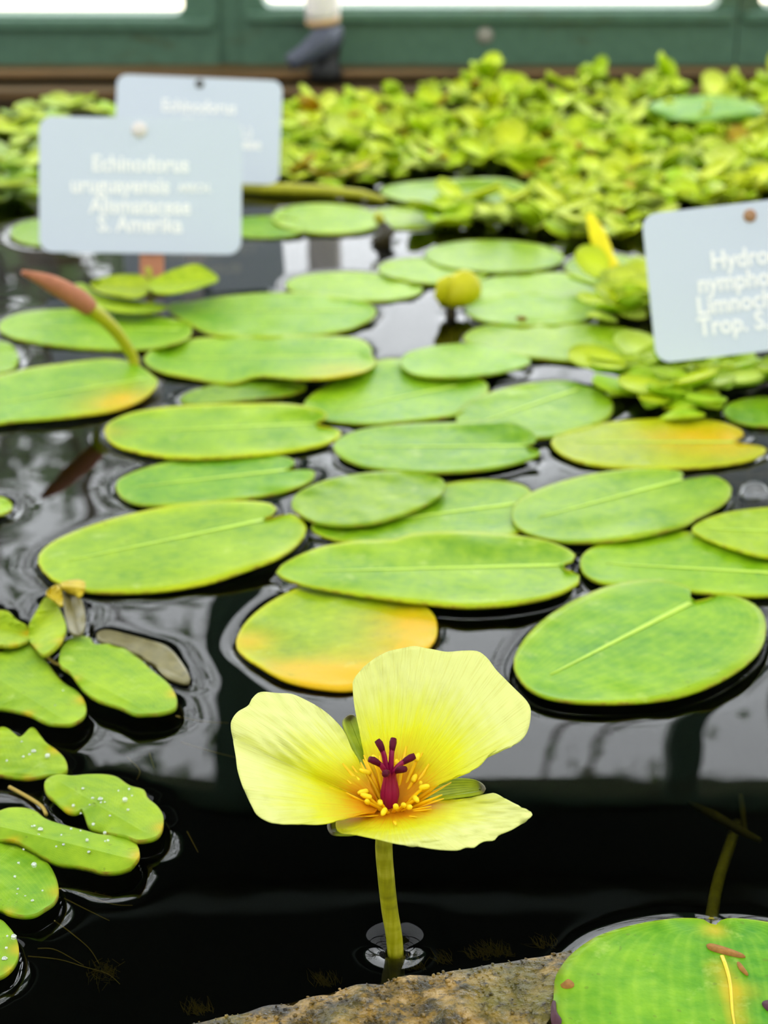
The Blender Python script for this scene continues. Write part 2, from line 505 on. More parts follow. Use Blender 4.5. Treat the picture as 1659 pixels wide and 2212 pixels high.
def window(idx, xa, xb, ha, hb, z0, z1, hz0, hz1, y0=WY, th=0.03):
    root = tag(empty('window_%d' % idx, ((xa + xb) / 2, y0, z0)), 'green painted window frame with clear glass, number %d' % idx, kind='structure')
    root['label'] = {1: 'green framed window behind the two overlapping plant labels',
                     2: 'wide green framed window behind the white pipe',
                     3: 'green framed window above the bluish raised leaf at the edge of view'}.get(idx, 'green framed side window')
    r, n = 0.008, 8
    inner = []
    for cx, cz, a0 in ((hb - r, hz0 + r, -90), (hb - r, hz1 - r, 0), (ha + r, hz1 - r, 90), (ha + r, hz0 + r, 180)):
        for k in range(n):
            a = math.radians(a0 + 90 * k / (n - 1))
            inner.append((cx + r * math.cos(a), cz + r * math.sin(a)))
    outer = []
    cx, cz = (ha + hb) / 2, (hz0 + hz1) / 2
    corners = [(xb, z0), (xb, z1), (xa, z1), (xa, z0)]
    for q in range(4):
        for k in range(n):
            cxx, czz = corners[q]
            x, z = inner[q * n + k]
            f = k / (n - 1)
            if q in (0, 2):    # bottom-right, top-left: moves from horizontal edge to vertical edge
                p = (x, czz) if f < 0.5 else (cxx, z)
            else:
                p = (cxx, z) if f < 0.5 else (x, czz)
            if k in (n // 2 - 1, n // 2): p = (cxx, czz)
            outer.append(p)
    m = len(inner)
    V = []
    for y in (y0, y0 + th):
        V += [(x, y, z) for x, z in outer]
        V += [(x, y, z) for x, z in inner]
    Fc = []
    for i in range(m):
        j = (i + 1) % m
        Fc.append((i, j, m + j, m + i))
        Fc.append((2 * m + i, 3 * m + i, 3 * m + j, 2 * m + j))
        Fc.append((m + i, m + j, 3 * m + j, 3 * m + i))
        Fc.append((j, i, 2 * m + i, 2 * m + j))
    link('frame', mesh_from('frame', V, Fc), M['green_paint'], root, smooth=False)
    box('pane', ha - 0.004, hb + 0.004, y0 + th * 0.6, y0 + th * 0.6 + 0.003, hz0 - 0.004, hz1 + 0.004, M['pane'], root)
    # proud lip along the bottom rail
    box('rail_lip', xa + 0.004, xb - 0.004, y0 - 0.006, y0 + 0.001, hz0 - 0.010, hz0 - 0.002, M['green_paint'], root, 0.0015)
    return root

FZ0, FZ1 = 0.0157, 0.632
HZ0, HZ1 = wz(18), 0.616
g0 = wx(470); g1 = wx(520)
window(1, g0 - 0.42, g0, g0 - 0.39, wx(397), FZ0, FZ1, wz(34), HZ1)
mid = (wx(1555) + wx(1640)) / 2
w2 = window(2, g1, mid - 0.0005, wx(566), wx(1556), FZ0, FZ1, HZ0, HZ1)
window(3, mid + 0.0005, mid + 0.42, wx(1640), mid + 0.39, FZ0, FZ1, HZ0, HZ1)
p = on_y(1048, 76, WY)
bolt_me = bmesh.new(); bmesh.ops.create_uvsphere(bolt_me, u_segments=12, v_segments=8, radius=0.0062)
for v in bolt_me.verts: v.co.y *= 0.5; v.co += Vector((p[0], WY - 0.0005, p[2]))
m_ = bpy.data.meshes.new('bolt'); bolt_me.to_mesh(m_); bolt_me.free()
link('bolt', m_, M['bolt'], w2)
# post between windows, further windows out to the sides
box('trim_2', g0 - 0.001, g1 + 0.001, WY + 0.004, WY + 0.05, FZ0, FZ1, M['green_paint'])
tag(bpy.data.objects['trim_2'], 'recessed green post between the two green window frames', kind='structure')
for k, (a, b, i) in enumerate(((g0 - 0.86, g0 - 0.43, 4), (mid + 0.43, mid + 0.86, 5))):
    window(i, a, b, a + 0.03, b - 0.03, FZ0, FZ1, HZ0, HZ1)
# unseen board added to darken the water's reflection, batten for a faint lighter band
fas = tag(empty('wall_far', (0, WY, 0.61)), 'unseen dark green board added above the far windows to darken the reflection', kind='structure')
box('reflection_board', -1.4, 1.4, WY - 0.01, WY + 0.05, 0.6325, 0.93, M['dark_green'], fas)
box('batten', -1.4, 1.4, WY - 0.03, WY - 0.011, 0.700, 0.716, M['grey_green'], fas)
# roof: bars, and panes dimmed to weaken the light from overhead
roof = tag(empty('ceiling', (0, 0.3, 1.3)), 'glass roof on grey green bars, panes dimmed to weaken the light', kind='structure')
RA = (WY + 0.02, 0.94); RB = (-1.1, 1.9)
nb, nr = 8, 5
dY, dZ = (RB[0] - RA[0]), (RB[1] - RA[1])
ln = math.hypot(dY, dZ); ty, tz = dY / ln, dZ / ln
nyv, nzv = -tz, ty
if nzv < 0: nyv, nzv = -nyv, -nzv
def slab(name, xa, xb, s0, s1, t0, t1, mat):
    V = []
    for x in (xa, xb):
        for s in (s0, s1):
            for t in (t0, t1):
                V.append((x, RA[0] + ty * s + nyv * t, RA[1] + tz * s + nzv * t))
    f = [(0, 1, 3, 2), (4, 6, 7, 5), (0, 4, 5, 1), (2, 3, 7, 6), (0, 2, 6, 4), (1, 5, 7, 3)]
    return link(name, mesh_from(name, V, f), mat, roof, smooth=False)
bw = 2.8 / nb
for i in range(nb + 1):
    x = -1.4 + bw * i
    slab('rafter', x - 0.014, x + 0.014, 0, ln, -0.03, 0.01, M['bar'])
for j in range(nr + 1):
    s = ln * j / nr
    slab('purlin', -1.4, 1.4, s - 0.015, s + 0.015, 0.011, 0.03, M['bar'])
for i in range(nb):
    for j in range(nr):
        slab('pane', -1.4 + bw * i + 0.012, -1.4 + bw * (i + 1) - 0.012, ln * j / nr, ln * (j + 1) / nr - 0.002, 0.002, 0.006, M['roof_pane'])

# unseen side and back walls with dimmed glass, added to cut the light
for nm, xw, sgn in (('wall_left', -1.4, -1), ('wall_right', 1.4, 1)):
    wl = tag(empty(nm, (xw, 0.15, 0)), 'unseen side wall of dimmed glass on grey green posts, added to cut light', kind='structure')
    for k in range(7):
        y = WY - 0.02 - k * 0.415
        box('post', xw - 0.015, xw + 0.015, y - 0.015, y + 0.015, -0.45, 0.94 + (WY - y) * 0.384, M['bar'], wl)
    for k in range(6):
        y1 = WY - 0.02 - k * 0.415 - 0.016; y0 = y1 - 0.383
        za = 0.94 + (WY - y1) * 0.384
        V = [(xw + t, y, z) for t in (-0.002, 0.002) for y, z in ((y0, -0.45), (y1, -0.45), (y1, za), (y0, za + 0.383 * 0.384))]
        f = [(0, 1, 2, 3), (7, 6, 5, 4), (0, 4, 5, 1), (1, 5, 6, 2), (2, 6, 7, 3), (3, 7, 4, 0)]
        link('pane', mesh_from('pane', V, f), M['roof_pane'], wl, smooth=False)
bw_ = tag(empty('wall_back', (0, -1.14, 0)), 'unseen wall with dimmed glazing above, added behind the viewer to cut light', kind='structure')
box('added_lower_wall', -1.4, 1.4, -1.16, -1.12, -0.45, 0.45, M['backwall'], bw_)
for k in range(4):
    box('pane', -1.4 + k * 0.7 + 0.02, -0.7 + k * 0.7 - 0.02, -1.142, -1.138, 0.4505, 1.88, M['roof_pane'], bw_)
for k in range(5):
    box('post', -1.4 + k * 0.7 - 0.019, -1.4 + k * 0.7 + 0.019, -1.16, -1.12, 0.4505, 1.88, M['bar'], bw_)
0 and tag(bw_, 'unseen wall added behind the viewer to cut light', kind='structure')

# ------------------------------------------------------------------ leaves
contacts = []      # (polygon in world XY, meniscus height)

def build_blade(name, outline_px, rib_px, level, mat, color, yellow=0.3, n=80, K=9, lift=0.0012, fold=0.0,
                thick=0.0009, seed=0, patch=None, parent=None, meniscus=0.0011, curl=None, lobes=None, dome=0.0):
    """leaf blade traced on the water, with its own relief and thickness. fold: how far both halves rise (or sink) from the rib"""
    op = crom(outline_px, n)
    B = np.array([on_z(x, y, level) for x, y in op])[:, :2]
    R0 = on_z(*rib_px[0], level)[:2]; R1 = on_z(*rib_px[1], level)[:2]
    ax = R1 - R0; L = np.linalg.norm(ax); ax = ax / L; nx = np.array([-ax[1], ax[0]])
    u = np.clip((B - R0) @ ax / L, 0.06, 0.94)
    S = R0 + np.outer(u * L, ax)
    side = np.sign((B - S) @ nx)
    hw = np.max(np.abs((B - S) @ nx)) + 1e-9
    V, E, A, P = [], [], [], []
    for k in range(K + 1):
        t = k / K
        XY = S + (B - S) * t
        z = np.full(n, level)
        q = (XY - R0) / max(L, 1e-6)
        nz = pnoise(q[:, 0] * 5, q[:, 1] * 5, seed)
        z += lift * (0.35 + 0.65 * nz) * t ** 2
        z += fold * np.abs((XY - S) @ nx) / hw
        z += dome * (1 - t ** 2)
        z += 0.0004 * pnoise(q[:, 0] * 22, q[:, 1] * 22, seed + 5) * t
        if curl:
            for (cx, cy, rad, amp) in curl:
                c = on_z(cx, cy, level)[:2]
                z += amp * np.exp(-np.sum((XY - c) ** 2, axis=1) / (rad * rad)) * t
        # move along the line of sight so that relief keeps the outline
        s = (z - level) / (CAMH - level)
        X = XY[:, 0] * (1 - s); Y = XY[:, 1] * (1 - s)
        V.append(np.stack([X, Y, z], 1)); E.append(np.full(n, t)); A.append((XY - R0) @ ax / L)
        pv = np.zeros(n)
        if patch:
            for (cx, cy, rad, amp) in patch:
                c = on_z(cx, cy, level)[:2]
                pv += amp * np.exp(-np.sum((XY - c) ** 2, axis=1) / (rad * rad))
        P.append(np.clip(pv, 0, 1.5))
    top = np.vstack(V); E = np.concatenate(E); A = np.concatenate(A); P = np.concatenate(P)
    m = len(top)
    bot = top.copy(); bot[:, 2] -= thick
    verts = np.vstack([top, bot])
    faces = []
    orient = np.sum(B[:, 0] * np.roll(B[:, 1], -1) - np.roll(B[:, 0], -1) * B[:, 1])
    def fc(*a): faces.append(a if orient > 0 else tuple(reversed(a)))
    for k in range(K):
        for i in range(n):
            j = (i + 1) % n
            fc(k * n + i, (k + 1) * n + i, (k + 1) * n + j, k * n + j)
            fc(m + k * n + j, m + (k + 1) * n + j, m + (k + 1) * n + i, m + k * n + i)
    for i in range(n):
        j = (i + 1) % n
        fc(K * n + i, m + K * n + i, m + K * n + j, K * n + j)
    me = mesh_from(name, verts, faces, {'edge': np.concatenate([E, E]), 'along': np.concatenate([A, A]), 'patch': np.concatenate([P, P])})
    o = link(name, me, mat, parent)
    rc = rich(color)
    o.color = (min(0.95, rc[0] * 1.22), rc[1] * 0.86, rc[2] * 0.25, yellow)
    if meniscus:
        contacts.append((B, meniscus, level))
    return o, (R0, R1, level)

def midrib(parent, rib, mat, r=0.0004, up=0.0001, cover=(0.05, 0.9), flat=0.13, wave=0.0):
    R0, R1, lv = rib
    pts = []
    for t in np.linspace(cover[0], cover[1], 14):
        q = R0 + (R1 - R0) * t
        q = q + np.array([(R1 - R0)[1], -(R1 - R0)[0]]) * wave * math.sin(t * 9 + 1.2)
        z = lv + up
        pts.append((q[0], q[1], z))
    rr = [r * (1.15 - 0.85 * t) for t in np.linspace(0, 1, 14)]
    return tube('midrib', pts, rr, mat, parent, 8, flat)

G_MID = (112, 172, 28)
GRP = 'water poppy leaves afloat'
def pad(label, outline, rib, level, color, yellow=0.3, rib_child=True, rib_mat=None, **kw):
    o, r = build_blade('lily_leaf', outline, rib, level, M['pad'], color, yellow, **kw)
    tag(o, label, 'leaf', GRP)
    if rib_child:
        midrib(o, r, rib_mat or M['rib'], r=0.0010, up=0.00015)
    return o

def ell(cx, cy, rx, ry, tilt=0.0, notch=None, n=18):
    pts = []
    for k in range(n):
        a = 2 * math.pi * k / n
        x, y = rx * math.cos(a), ry * math.sin(a)
        f = 1.0
        if notch is not None:
            d = (a - notch + math.pi) % (2 * math.pi) - math.pi
            f = 1 - 0.10 * math.exp(-(d / 0.18) ** 2)
        pts.append((cx + f * (x * math.cos(tilt) - y * math.sin(tilt)), cy + f * (x * math.sin(tilt) + y * math.cos(tilt))))
    return pts

A_ = 0.0004
pads = [
 ('long bright leaf with split end at right, beside the withered yellow scrap',
  [(82,1215),(100,1180),(160,1148),(250,1118),(350,1095),(450,1083),(540,1082),(585,1088),(597,1103),(566,1121),(625,1110),(652,1122),(662,1145),(640,1178),(600,1205),(540,1228),(450,1258),(350,1275),(250,1280),(180,1275),(120,1255)],
  [(594,1118),(95,1222)], A_+0.0008, (134,186,30), 0.75, dict(curl=[(560,1225,.02,.002)])),
 ('long lime leaf with a raised far edge, just behind the yellow-orange leaf',
  [(597,1235),(625,1210),(690,1182),(770,1168),(850,1165),(890,1152),(980,1147),(1080,1152),(1170,1165),(1225,1185),(1245,1205),(1212,1221),(1255,1245),(1240,1265),(1190,1288),(1100,1305),(1000,1310),(900,1300),(800,1288),(700,1272),(630,1255)],
  [(1242,1220),(610,1236)], A_+0.0026, (128,184,12), 0.6, dict(curl=[(1000,1160,.03,.003)])),
 ('yellow-orange ageing leaf right behind the open flower',
  [(510,1385),(530,1345),(575,1305),(630,1275),(660,1265),(740,1275),(830,1288),(900,1298),(935,1325),(945,1355),(938,1385),(905,1415),(845,1452),(770,1487),(700,1487),(620,1470),(555,1435),(520,1410)],
  [(935,1335),(535,1400)], A_, (140,184,14), 0.9, dict(rib_child=False, patch=[(720,1480,.016,1.5),(910,1350,.015,1.2),(535,1385,.008,.8),(900,1420,.012,1.0),(610,1450,.008,.8)])),
 ('broad bright green leaf with pale Y-shaped rib, to the right above the flower',
  [(1110,1440),(1120,1400),(1155,1355),(1215,1310),(1300,1270),(1380,1253),(1440,1255),(1490,1270),(1496,1298),(1560,1285),(1610,1295),(1645,1320),(1655,1360),(1640,1405),(1590,1450),(1510,1490),(1420,1512),(1300,1518),(1200,1510),(1140,1485)],
  [(1508,1294),(1150,1478)], A_+0.0022, (112,178,4), 0.45, {}),
 ('pale green leaf tucked behind the broad Y-ribbed leaf',
  [(1253,1210),(1275,1185),(1340,1160),(1420,1145),(1500,1150),(1560,1170),(1659,1195),(1720,1215),(1720,1275),(1640,1287),(1540,1282),(1440,1272),(1340,1264),(1290,1256),(1260,1237)],
  [(1712,1240),(1265,1215)], A_+0.0008, (128,188,40), 0.5, {}),
 ('small light leaf cut by the frame, lying over the pale green leaf',
  [(1495,1140),(1540,1115),(1610,1100),(1700,1095),(1760,1110),(1760,1190),(1700,1205),(1640,1200),(1570,1180),(1520,1160)],
  [(1750,1150),(1505,1142)], A_+0.0030, (150,196,60), 0.6, {}),
 ('wide green leaf with diagonal pale rib, left of the clear bubble',
  [(1105,1110),(1120,1080),(1180,1050),(1270,1025),(1360,1013),(1440,1013),(1475,1020),(1474,1036),(1540,1028),(1575,1045),(1580,1065),(1560,1090),(1500,1122),(1480,1135),(1400,1155),(1320,1168),(1220,1170),(1150,1155),(1115,1135)],
  [(1490,1031),(1125,1128)], A_+0.0022, (122,178,24), 0.3, {}),
 ('middle green leaf overlapped at both ends by its neighbours',
  [(672,1140),(700,1115),(800,1085),(900,1060),(960,1045),(1040,1035),(1110,1042),(1145,1058),(1150,1090),(1140,1130),(1100,1158),(1000,1166),(880,1170),(760,1170),(700,1158)],
  [(1140,1085),(690,1142)], A_+0.0003, (118,176,26), 0.5, {}),
 ('oval dull green leaf with brown-specked near edge in the middle of the raft',
  [(630,1085),(650,1060),(710,1035),(800,1020),(880,1018),(940,1028),(962,1045),(950,1070),(900,1100),(830,1125),(760,1135),(690,1130),(640,1105)],
  [(955,1045),(640,1090)], A_+0.0024, (120,170,36), 0.15, dict(rib_child=False)),
 ('narrow green leaf with a yellow rib and split end, above the long bright leaf',
  [(250,1050),(265,1030),(330,1005),(430,985),(530,980),(610,985),(640,1000),(612,1014),(672,1015),(680,1028),(660,1045),(600,1065),(500,1080),(400,1090),(310,1090),(265,1075)],
  [(640,1013),(262,1055)], A_, (100,168,28), 0.35, {}),
 ('long leaf with a bright yellow rounded tip at its left end',
  [(225,930),(240,910),(290,890),(380,877),(500,872),(620,872),(690,885),(708,900),(680,914),(735,930),(725,950),(680,965),(600,978),(480,988),(370,988),(280,972),(240,955)],
  [(706,914),(238,934)], A_+0.0012, (130,186,30), 0.9, dict(patch=[(230,932,.008,.6)], curl=[(650,885,.02,.003)])),
 ('smooth blue-green leaf with a pale straight rib in the middle of the raft',
  [(720,965),(735,945),(790,925),(880,915),(980,912),(1080,908),(1140,925),(1160,950),(1135,964),(1170,975),(1140,993),(1060,1012),(960,1020),(860,1018),(780,1005),(735,985)],
  [(1158,963),(730,966)], A_+0.0022, (104,166,44), 0.2, dict(curl=[(1120,925,.02,.003)])),
 ('yellowing leaf with a golden stripe along its rib, above the clear bubble',
  [(1190,955),(1215,935),(1290,915),(1390,905),(1500,903),(1570,915),(1608,935),(1585,954),(1650,965),(1648,980),(1600,998),(1500,1010),(1390,1012),(1290,1005),(1220,985)],
  [(1610,955),(1205,955)], A_+0.0006, (164,194,20), 0.7, dict(patch=[(1560,945,.02,.9),(1450,948,.012,.5)])),
 ('green heart-ended leaf behind the smooth blue-green leaf',
  [(985,905),(995,880),(1050,850),(1140,828),(1220,822),(1262,834),(1300,845),(1325,875),(1310,905),(1250,930),(1180,945),(1080,945),(1010,928)],
  [(1262,836),(1000,925)], A_+0.0004, (116,174,38), 0.25, {}),
 ('wide angular green leaf with folded lobe in the middle distance',
  [(655,875),(690,840),(760,800),(830,775),(900,780),(960,800),(1040,820),(1055,840),(1040,865),(985,895),(900,908),(800,915),(720,910),(680,900)],
  [(1000,830),(690,895)], A_, (118,180,34), 0.3, dict(fold=0.0015)),
 ('small pointed pale leaf overlapping the wide angular leaf',
  [(865,780),(885,760),(950,745),(1030,742),(1100,760),(1145,775),(1130,792),(1060,808),(980,815),(910,812),(875,798)],
  [(1135,777),(875,780)], A_+0.0030, (128,188,40), 0.2, dict(rib_child=False)),
 ('long wavy leaf with a lifted yellow near edge, beside the foot of the brown stalk',
  [(310,775),(345,748),(430,730),(540,725),(660,725),(770,730),(805,755),(800,768),(815,780),(790,800),(720,815),(650,818),(560,812),(500,828),(420,818),(340,800)],
  [(802,768),(320,775)], A_+0.0010, (122,184,34), 0.5, dict(curl=[(700,812,.03,.006),(520,820,.01,-.001)], patch=[(740,808,.014,.5)])),
 ('thin dark green leaf sliver under the long wavy leaf',
  [(390,860),(420,842),(500,825),(590,822),(650,828),(660,838),(620,853),(540,862),(450,872),(400,872)],
  [(650,832),(400,865)], A_, (98,150,40), 0.3, dict(rib_child=False)),
 ('large leaf cut by the frame, with a golden corner where the stalk ends',
  [(-60,835),(40,800),(130,785),(230,775),(290,785),(335,815),(340,830),(310,860),(250,885),(150,900),(50,908),(-60,912)],
  [(330,815),(-50,880)], A_+0.0016, (118,182,32), 0.5, dict(patch=[(270,865,.016,1.1)])),
 ('broad smooth leaf behind the curved brown-tipped stalk',
  [(-5,705),(30,680),(110,668),(220,668),(320,680),(400,695),(415,715),(395,735),(330,752),(220,755),(110,745),(30,730)],
  [(408,712),(5,705)], A_, (126,186,52), 0.3, dict(curl=[(380,738,.015,.004)])),
 ('long leaf with a dark notched end, behind the wavy leaf',
  [(360,662),(420,650),(480,640),(580,632),(700,635),(780,650),(812,668),(800,690),(740,715),(650,728),(560,730),(470,725),(420,705)],
  [(808,670),(370,672)], A_+0.0006, (122,184,46), 0.4, {}),
 ('rounded leaf end cut by the frame, above the large cut leaf',
  [(-60,740),(10,738),(35,758),(38,785),(12,803),(-60,812)], [(-55,775),(30,772)], A_, (126,184,50), 0.2, dict(rib_child=False)),
 ('pale flat leaf left of the yellow bud', ell(765,619,148,32,0.03), [(905,625),(628,612)], A_, (140,192,72), 0.2, dict(rib_child=False)),
 ('pale leaf behind the yellow bud', ell(935,585,118,28,0.05), [(1045,590),(825,580)], A_+0.0008, (138,188,80), 0.2, dict(rib_child=False)),
 ('grey-green leaf with dark water at its right end', ell(1068,553,150,35,0.02), [(1210,555),(925,550)], A_+0.0016, (126,176,84), 0.1, dict(rib_child=False)),
 ('wide pale leaf right of the yellow bud', ell(1165,622,150,34,-0.02), [(1305,620),(1020,625)], A_+0.0005, (136,188,66), 0.2, dict(rib_child=False)),
 ('leaf with a tiny brown pit, right below the yellow bud', ell(1150,668,145,36,0.0), [(1288,668),(1010,668)], A_+0.0012, (132,188,58), 0.2, dict(rib_child=False)),
 ('long smooth leaf running under the small-leaf rosettes beside the single label',
  [(1000,730),(1040,705),(1130,697),(1250,697),(1360,710),(1415,740),(1400,765),(1330,780),(1230,780),(1120,768),(1040,750)],
  [(1405,745),(1012,728)], A_+0.0002, (134,184,62), 0.3, dict(rib_child=False)),
 ('grey-green leaf patch under the upright yellow leaf', ell(1305,576,85,28), [(1385,576),(1225,576)], A_, (126,172,88), 0.1, dict(rib_child=False)),
 ('broad dusty blue-green leaf at the edge of the lime carpet',
  [(822,408),(870,395),(960,388),(1060,384),(1110,390),(1160,410),(1200,430),(1190,448),(1100,450),(1000,447),(900,440),(840,425)],
  [(1190,435),(835,412)], A_+0.003, (118,168,100), 0.1, dict(rib_child=False, curl=[(1050,392,.03,.006)])),
 ('leaf behind the two labels, at the end of the floating stalk', ell(705,472,118,33,0.03), [(815,478),(592,465)], A_+0.0006, (138,190,66), 0.3, dict(rib_child=False)),
 ('green leaf end peeping out beside the front label', ell(570,490,92,24), [(655,490),(482,490)], A_, (112,172,64), 0.2, dict(rib_child=False)),
 ('green leaf half hidden behind the left edge of the front label', ell(100,502,78,30), [(170,502),(28,502)], A_, (104,158,72), 0.2, dict(rib_child=False)),
 ('small leaf end beside the small-leaf rosettes, cut by the frame', ell(1655,888,92,32), [(1740,888),(1568,888)], A_, (112,176,44), 0.3, dict(rib_child=False)),
 ('very small lime leaf cut by the frame in open water', ell(-12,1092,38,20), [(20,1092),(-45,1092)], A_+0.0006, (158,208,40), 0.6, dict(rib_child=False, meniscus=0.0022)),
 ('leaf under the rosettes at the rim of the lime carpet', ell(880,470,95,24), [(970,470),(790,470)], A_, (140,186,84), 0.2, dict(rib_child=False)),
]
for i, (label, ol, rib, lv, colr, yl, kw) in enumerate(pads):
    kw = dict(kw)
    pad(label, ol, rib, lv, colr, yl, seed=20 + i * 7, **kw)

M['pit'] = plain('brown_pit', lin(120, 92, 24), 0.7, 0.2)
pit_leaf = [o for o in col.objects if o.get('label', '').startswith('leaf with a tiny brown pit')][0]
c = on_z(1126, 690, A_ + 0.0012)
v, f = tube_data([c + [0, 0, -0.0006], c + [0, 0, 0.0008], c + [0, 0, 0.0014]], [0.0026, 0.0024, 0.0010], 12)
link('pit', mesh_from('pit', v, f), M['pit'], pit_leaf)

# big round leaf in the near corner
corner, r = build_blade('lily_leaf', [(1196,2150),(1200,2110),(1212,2088),(1235,2060),(1290,2022),(1370,1997),(1450,1984),(1512,1984),(1528,1992),(1545,1998),(1556,1988),(1580,1983),(1640,1988),(1710,2005),(1800,2060),(1820,2200),(1750,2300),(1600,2340),(1400,2330),(1250,2280),(1200,2212)],
                    [(1543,1999),(1612,2300)], 0.0027, M['pad'], (92,172,6), 0.25, n=110, K=14, lift=0.0008, seed=401, thick=0.0009, meniscus=-0.0014,
                    patch=[(1556,2085,.0022,.9),(1566,2105,.0022,1.2),(1576,2130,.0024,1.3),(1584,2155,.0022,1.2),(1590,2180,.002,1.0),(1598,2205,.002,.9),(1545,2010,.0028,.9),(1610,2140,.003,.6)])
tag(corner, 'large round leaf with an orange streak along its rib, in the near corner', 'leaf', GRP)
midrib(corner, r, M['rib_orange'], r=0.00042, up=0.00015, cover=(0.24, 0.95), flat=0.4, wave=0.012)
# blemishes on that leaf
def flake(name, pts, z, mat, parent, h=0.0001):
    o = crom(pts, 24)
    P = np.array([on_z(x, y, z) for x, y in o]); c = P.mean(axis=0)
    V = np.vstack([P, P * [1, 1, 1] + [0, 0, -0.0006], [c + [0, 0, h]]]); n = 24
    Fc = []
    for i in range(n):
        j = (i + 1) % n
        Fc += [(i, j, 2 * n), (i, n + i, n + j, j)]
    return link(name, mesh_from(name, V, Fc), mat, parent)
M['scar'] = plain('brown_leaf_scar', lin(150, 104, 44), 0.7, 0.2, 0.5, 900)
M['purple'] = plain('dark_purple_spot', lin(70, 34, 44), 0.6, 0.3, 0.4, 500)
tag(flake('scar', [(1526,2040),(1540,2038),(1580,2050),(1608,2062),(1605,2067),(1570,2060),(1535,2050)], 0.0031, M['scar'], corner), 'torn brown scar')
flake('scar', [(1592,2078),(1600,2080),(1616,2102),(1612,2104),(1598,2092)], 0.0031, M['scar'], corner)
flake('scar', [(1211,2120),(1226,2114),(1240,2124),(1236,2132),(1214,2132)], 0.0031, M['scar'], corner)
flake('scar', [(1646,2166),(1662,2160),(1680,2170),(1664,2184)], 0.0031, M['purple'], corner)
flake('scar', [(1192,2165),(1200,2162),(1203,2185),(1214,2205),(1200,2216),(1190,2200)], 0.0031, M['purple'], corner)
# its stalk under water
tube('stalk', [on_z(1536, 1997, -0.001), on_z(1538, 1975, -0.003), on_z(1545, 1930, -0.008), on_z(1555, 1890, -0.015), on_z(1575, 1830, -0.03), on_z(1592, 1780, -0.06)],
     0.0015, M['under'], corner, 10)

# ------------------------------------------------------------------ floating fern, near left
def C2(pts): return [(x / 3.318, y / 3.318 + 1200) for x, y in pts]
def C3(pts): return [(x / 3.318, y / 3.318 + 1600) for x, y in pts]

def droplets(o, seed, cnt, box_px, z):
    r = np.random.default_rng(seed)
    bm = bmesh.new()
    for _ in range(cnt):
        x = r.uniform(box_px[0], box_px[2]); y = r.uniform(box_px[1], box_px[3])
        p = on_z(x, y, z)
        ok = bm.verts.__len__()
        rad = r.choice([0.0003, 0.0004, 0.0005, 0.0008], p=[.4, .3, .2, .1])
        q = bmesh.ops.create_icosphere(bm, subdivisions=1, radius=rad)
        for v in q['verts']: v.co += Vector(p)
    me = bpy.data.meshes.new('water_droplets'); bm.to_mesh(me); bm.free()
    d = link('water_droplets', me, M['drop'], o)
    tag(d, 'tiny clear droplets', kind='stuff')

def fern_plant(label, leaves, stem_px, loc_px, seed):
    root = tag(empty('floating_fern', tuple(on_z(*loc_px, 0))), label, 'water fern', 'floating ferns beside the flower')
    for i, (ol, rib, lv, colr, fold, drops) in enumerate(leaves):
        drops = (drops * 2) // 3
        o, r = build_blade('frond', ol, rib, lv, M['fern'], colr, 0.08, n=84, K=10, lift=0.0006, fold=fold, thick=0.0012,
                           seed=seed + i * 3, parent=root, meniscus=0.0015,
                           patch=[(ol[len(ol) // 2][0], ol[len(ol) // 2][1], .0022, .9), (ol[-3][0], ol[-3][1], .0016, .7)])
        xs = [p[0] for p in ol]; ys = [p[1] for p in ol]
        cx, cy = sum(xs) / len(xs), sum(ys) / len(ys); wx_, wy_ = (max(xs) - min(xs)) * .30, (max(ys) - min(ys)) * .26
        if drops: droplets(o, seed + i, drops, (cx - wx_, cy - wy_, cx + wx_, cy + wy_), lv + max(fold * 0.22, -0.0008) + 0.0004)
    tube('stem', [on_z(x, y, 0.0004) for x, y in crom(stem_px, 24, False)], 0.0005, M['root'], root, 8)
    return root

LG = (150, 200, 28)
upper = [
 (C2([(425,720),(445,650),(500,595),(580,575),(650,590),(680,635),(800,630),(900,670),(1000,740),(1100,830),(1200,910),(1255,990),(1270,1060),(1240,1100),(1150,1125),(1060,1130),(970,1130),(850,1080),(700,1030),(600,960),(540,880),(500,830),(430,780)]),
  C2([(435,785),(1040,1110)]), 0.0042, (142,194,14), -0.0036, 0),
 (C2([(-120,700),(0,690),(100,640),(180,610),(230,640),(320,740),(400,850),(470,920),(550,970),(600,1030),(620,1100),(590,1160),(520,1200),(440,1205),(330,1190),(200,1130),(0,1090),(-120,1080)]),
  C2([(-100,830),(480,1190)]), 0.0044, (136,188,20), -0.0038, 4),
 (C2([(210,490),(260,400),(330,295),(400,340),(450,430),(475,520),(440,610),(370,680),(310,710),(250,650),(200,600),(208,540)]),
  C2([(215,570),(380,400)]), 0.0014, (170,212,24), 0.005, 0),
 (C2([(-60,380),(0,390),(60,400),(120,460),(190,500),(212,555),(190,610),(100,640),(0,640),(-60,640)]),
  C2([(205,560),(-50,500)]), 0.0012, (164,204,44), 0.005, 0),
]
fern_plant('hairy lime water fern with four folded fronds, below the withered yellow scrap', upper,
           [(60, 1385), (100, 1418), (118, 1432), (132, 1436)], (90, 1440), 900)
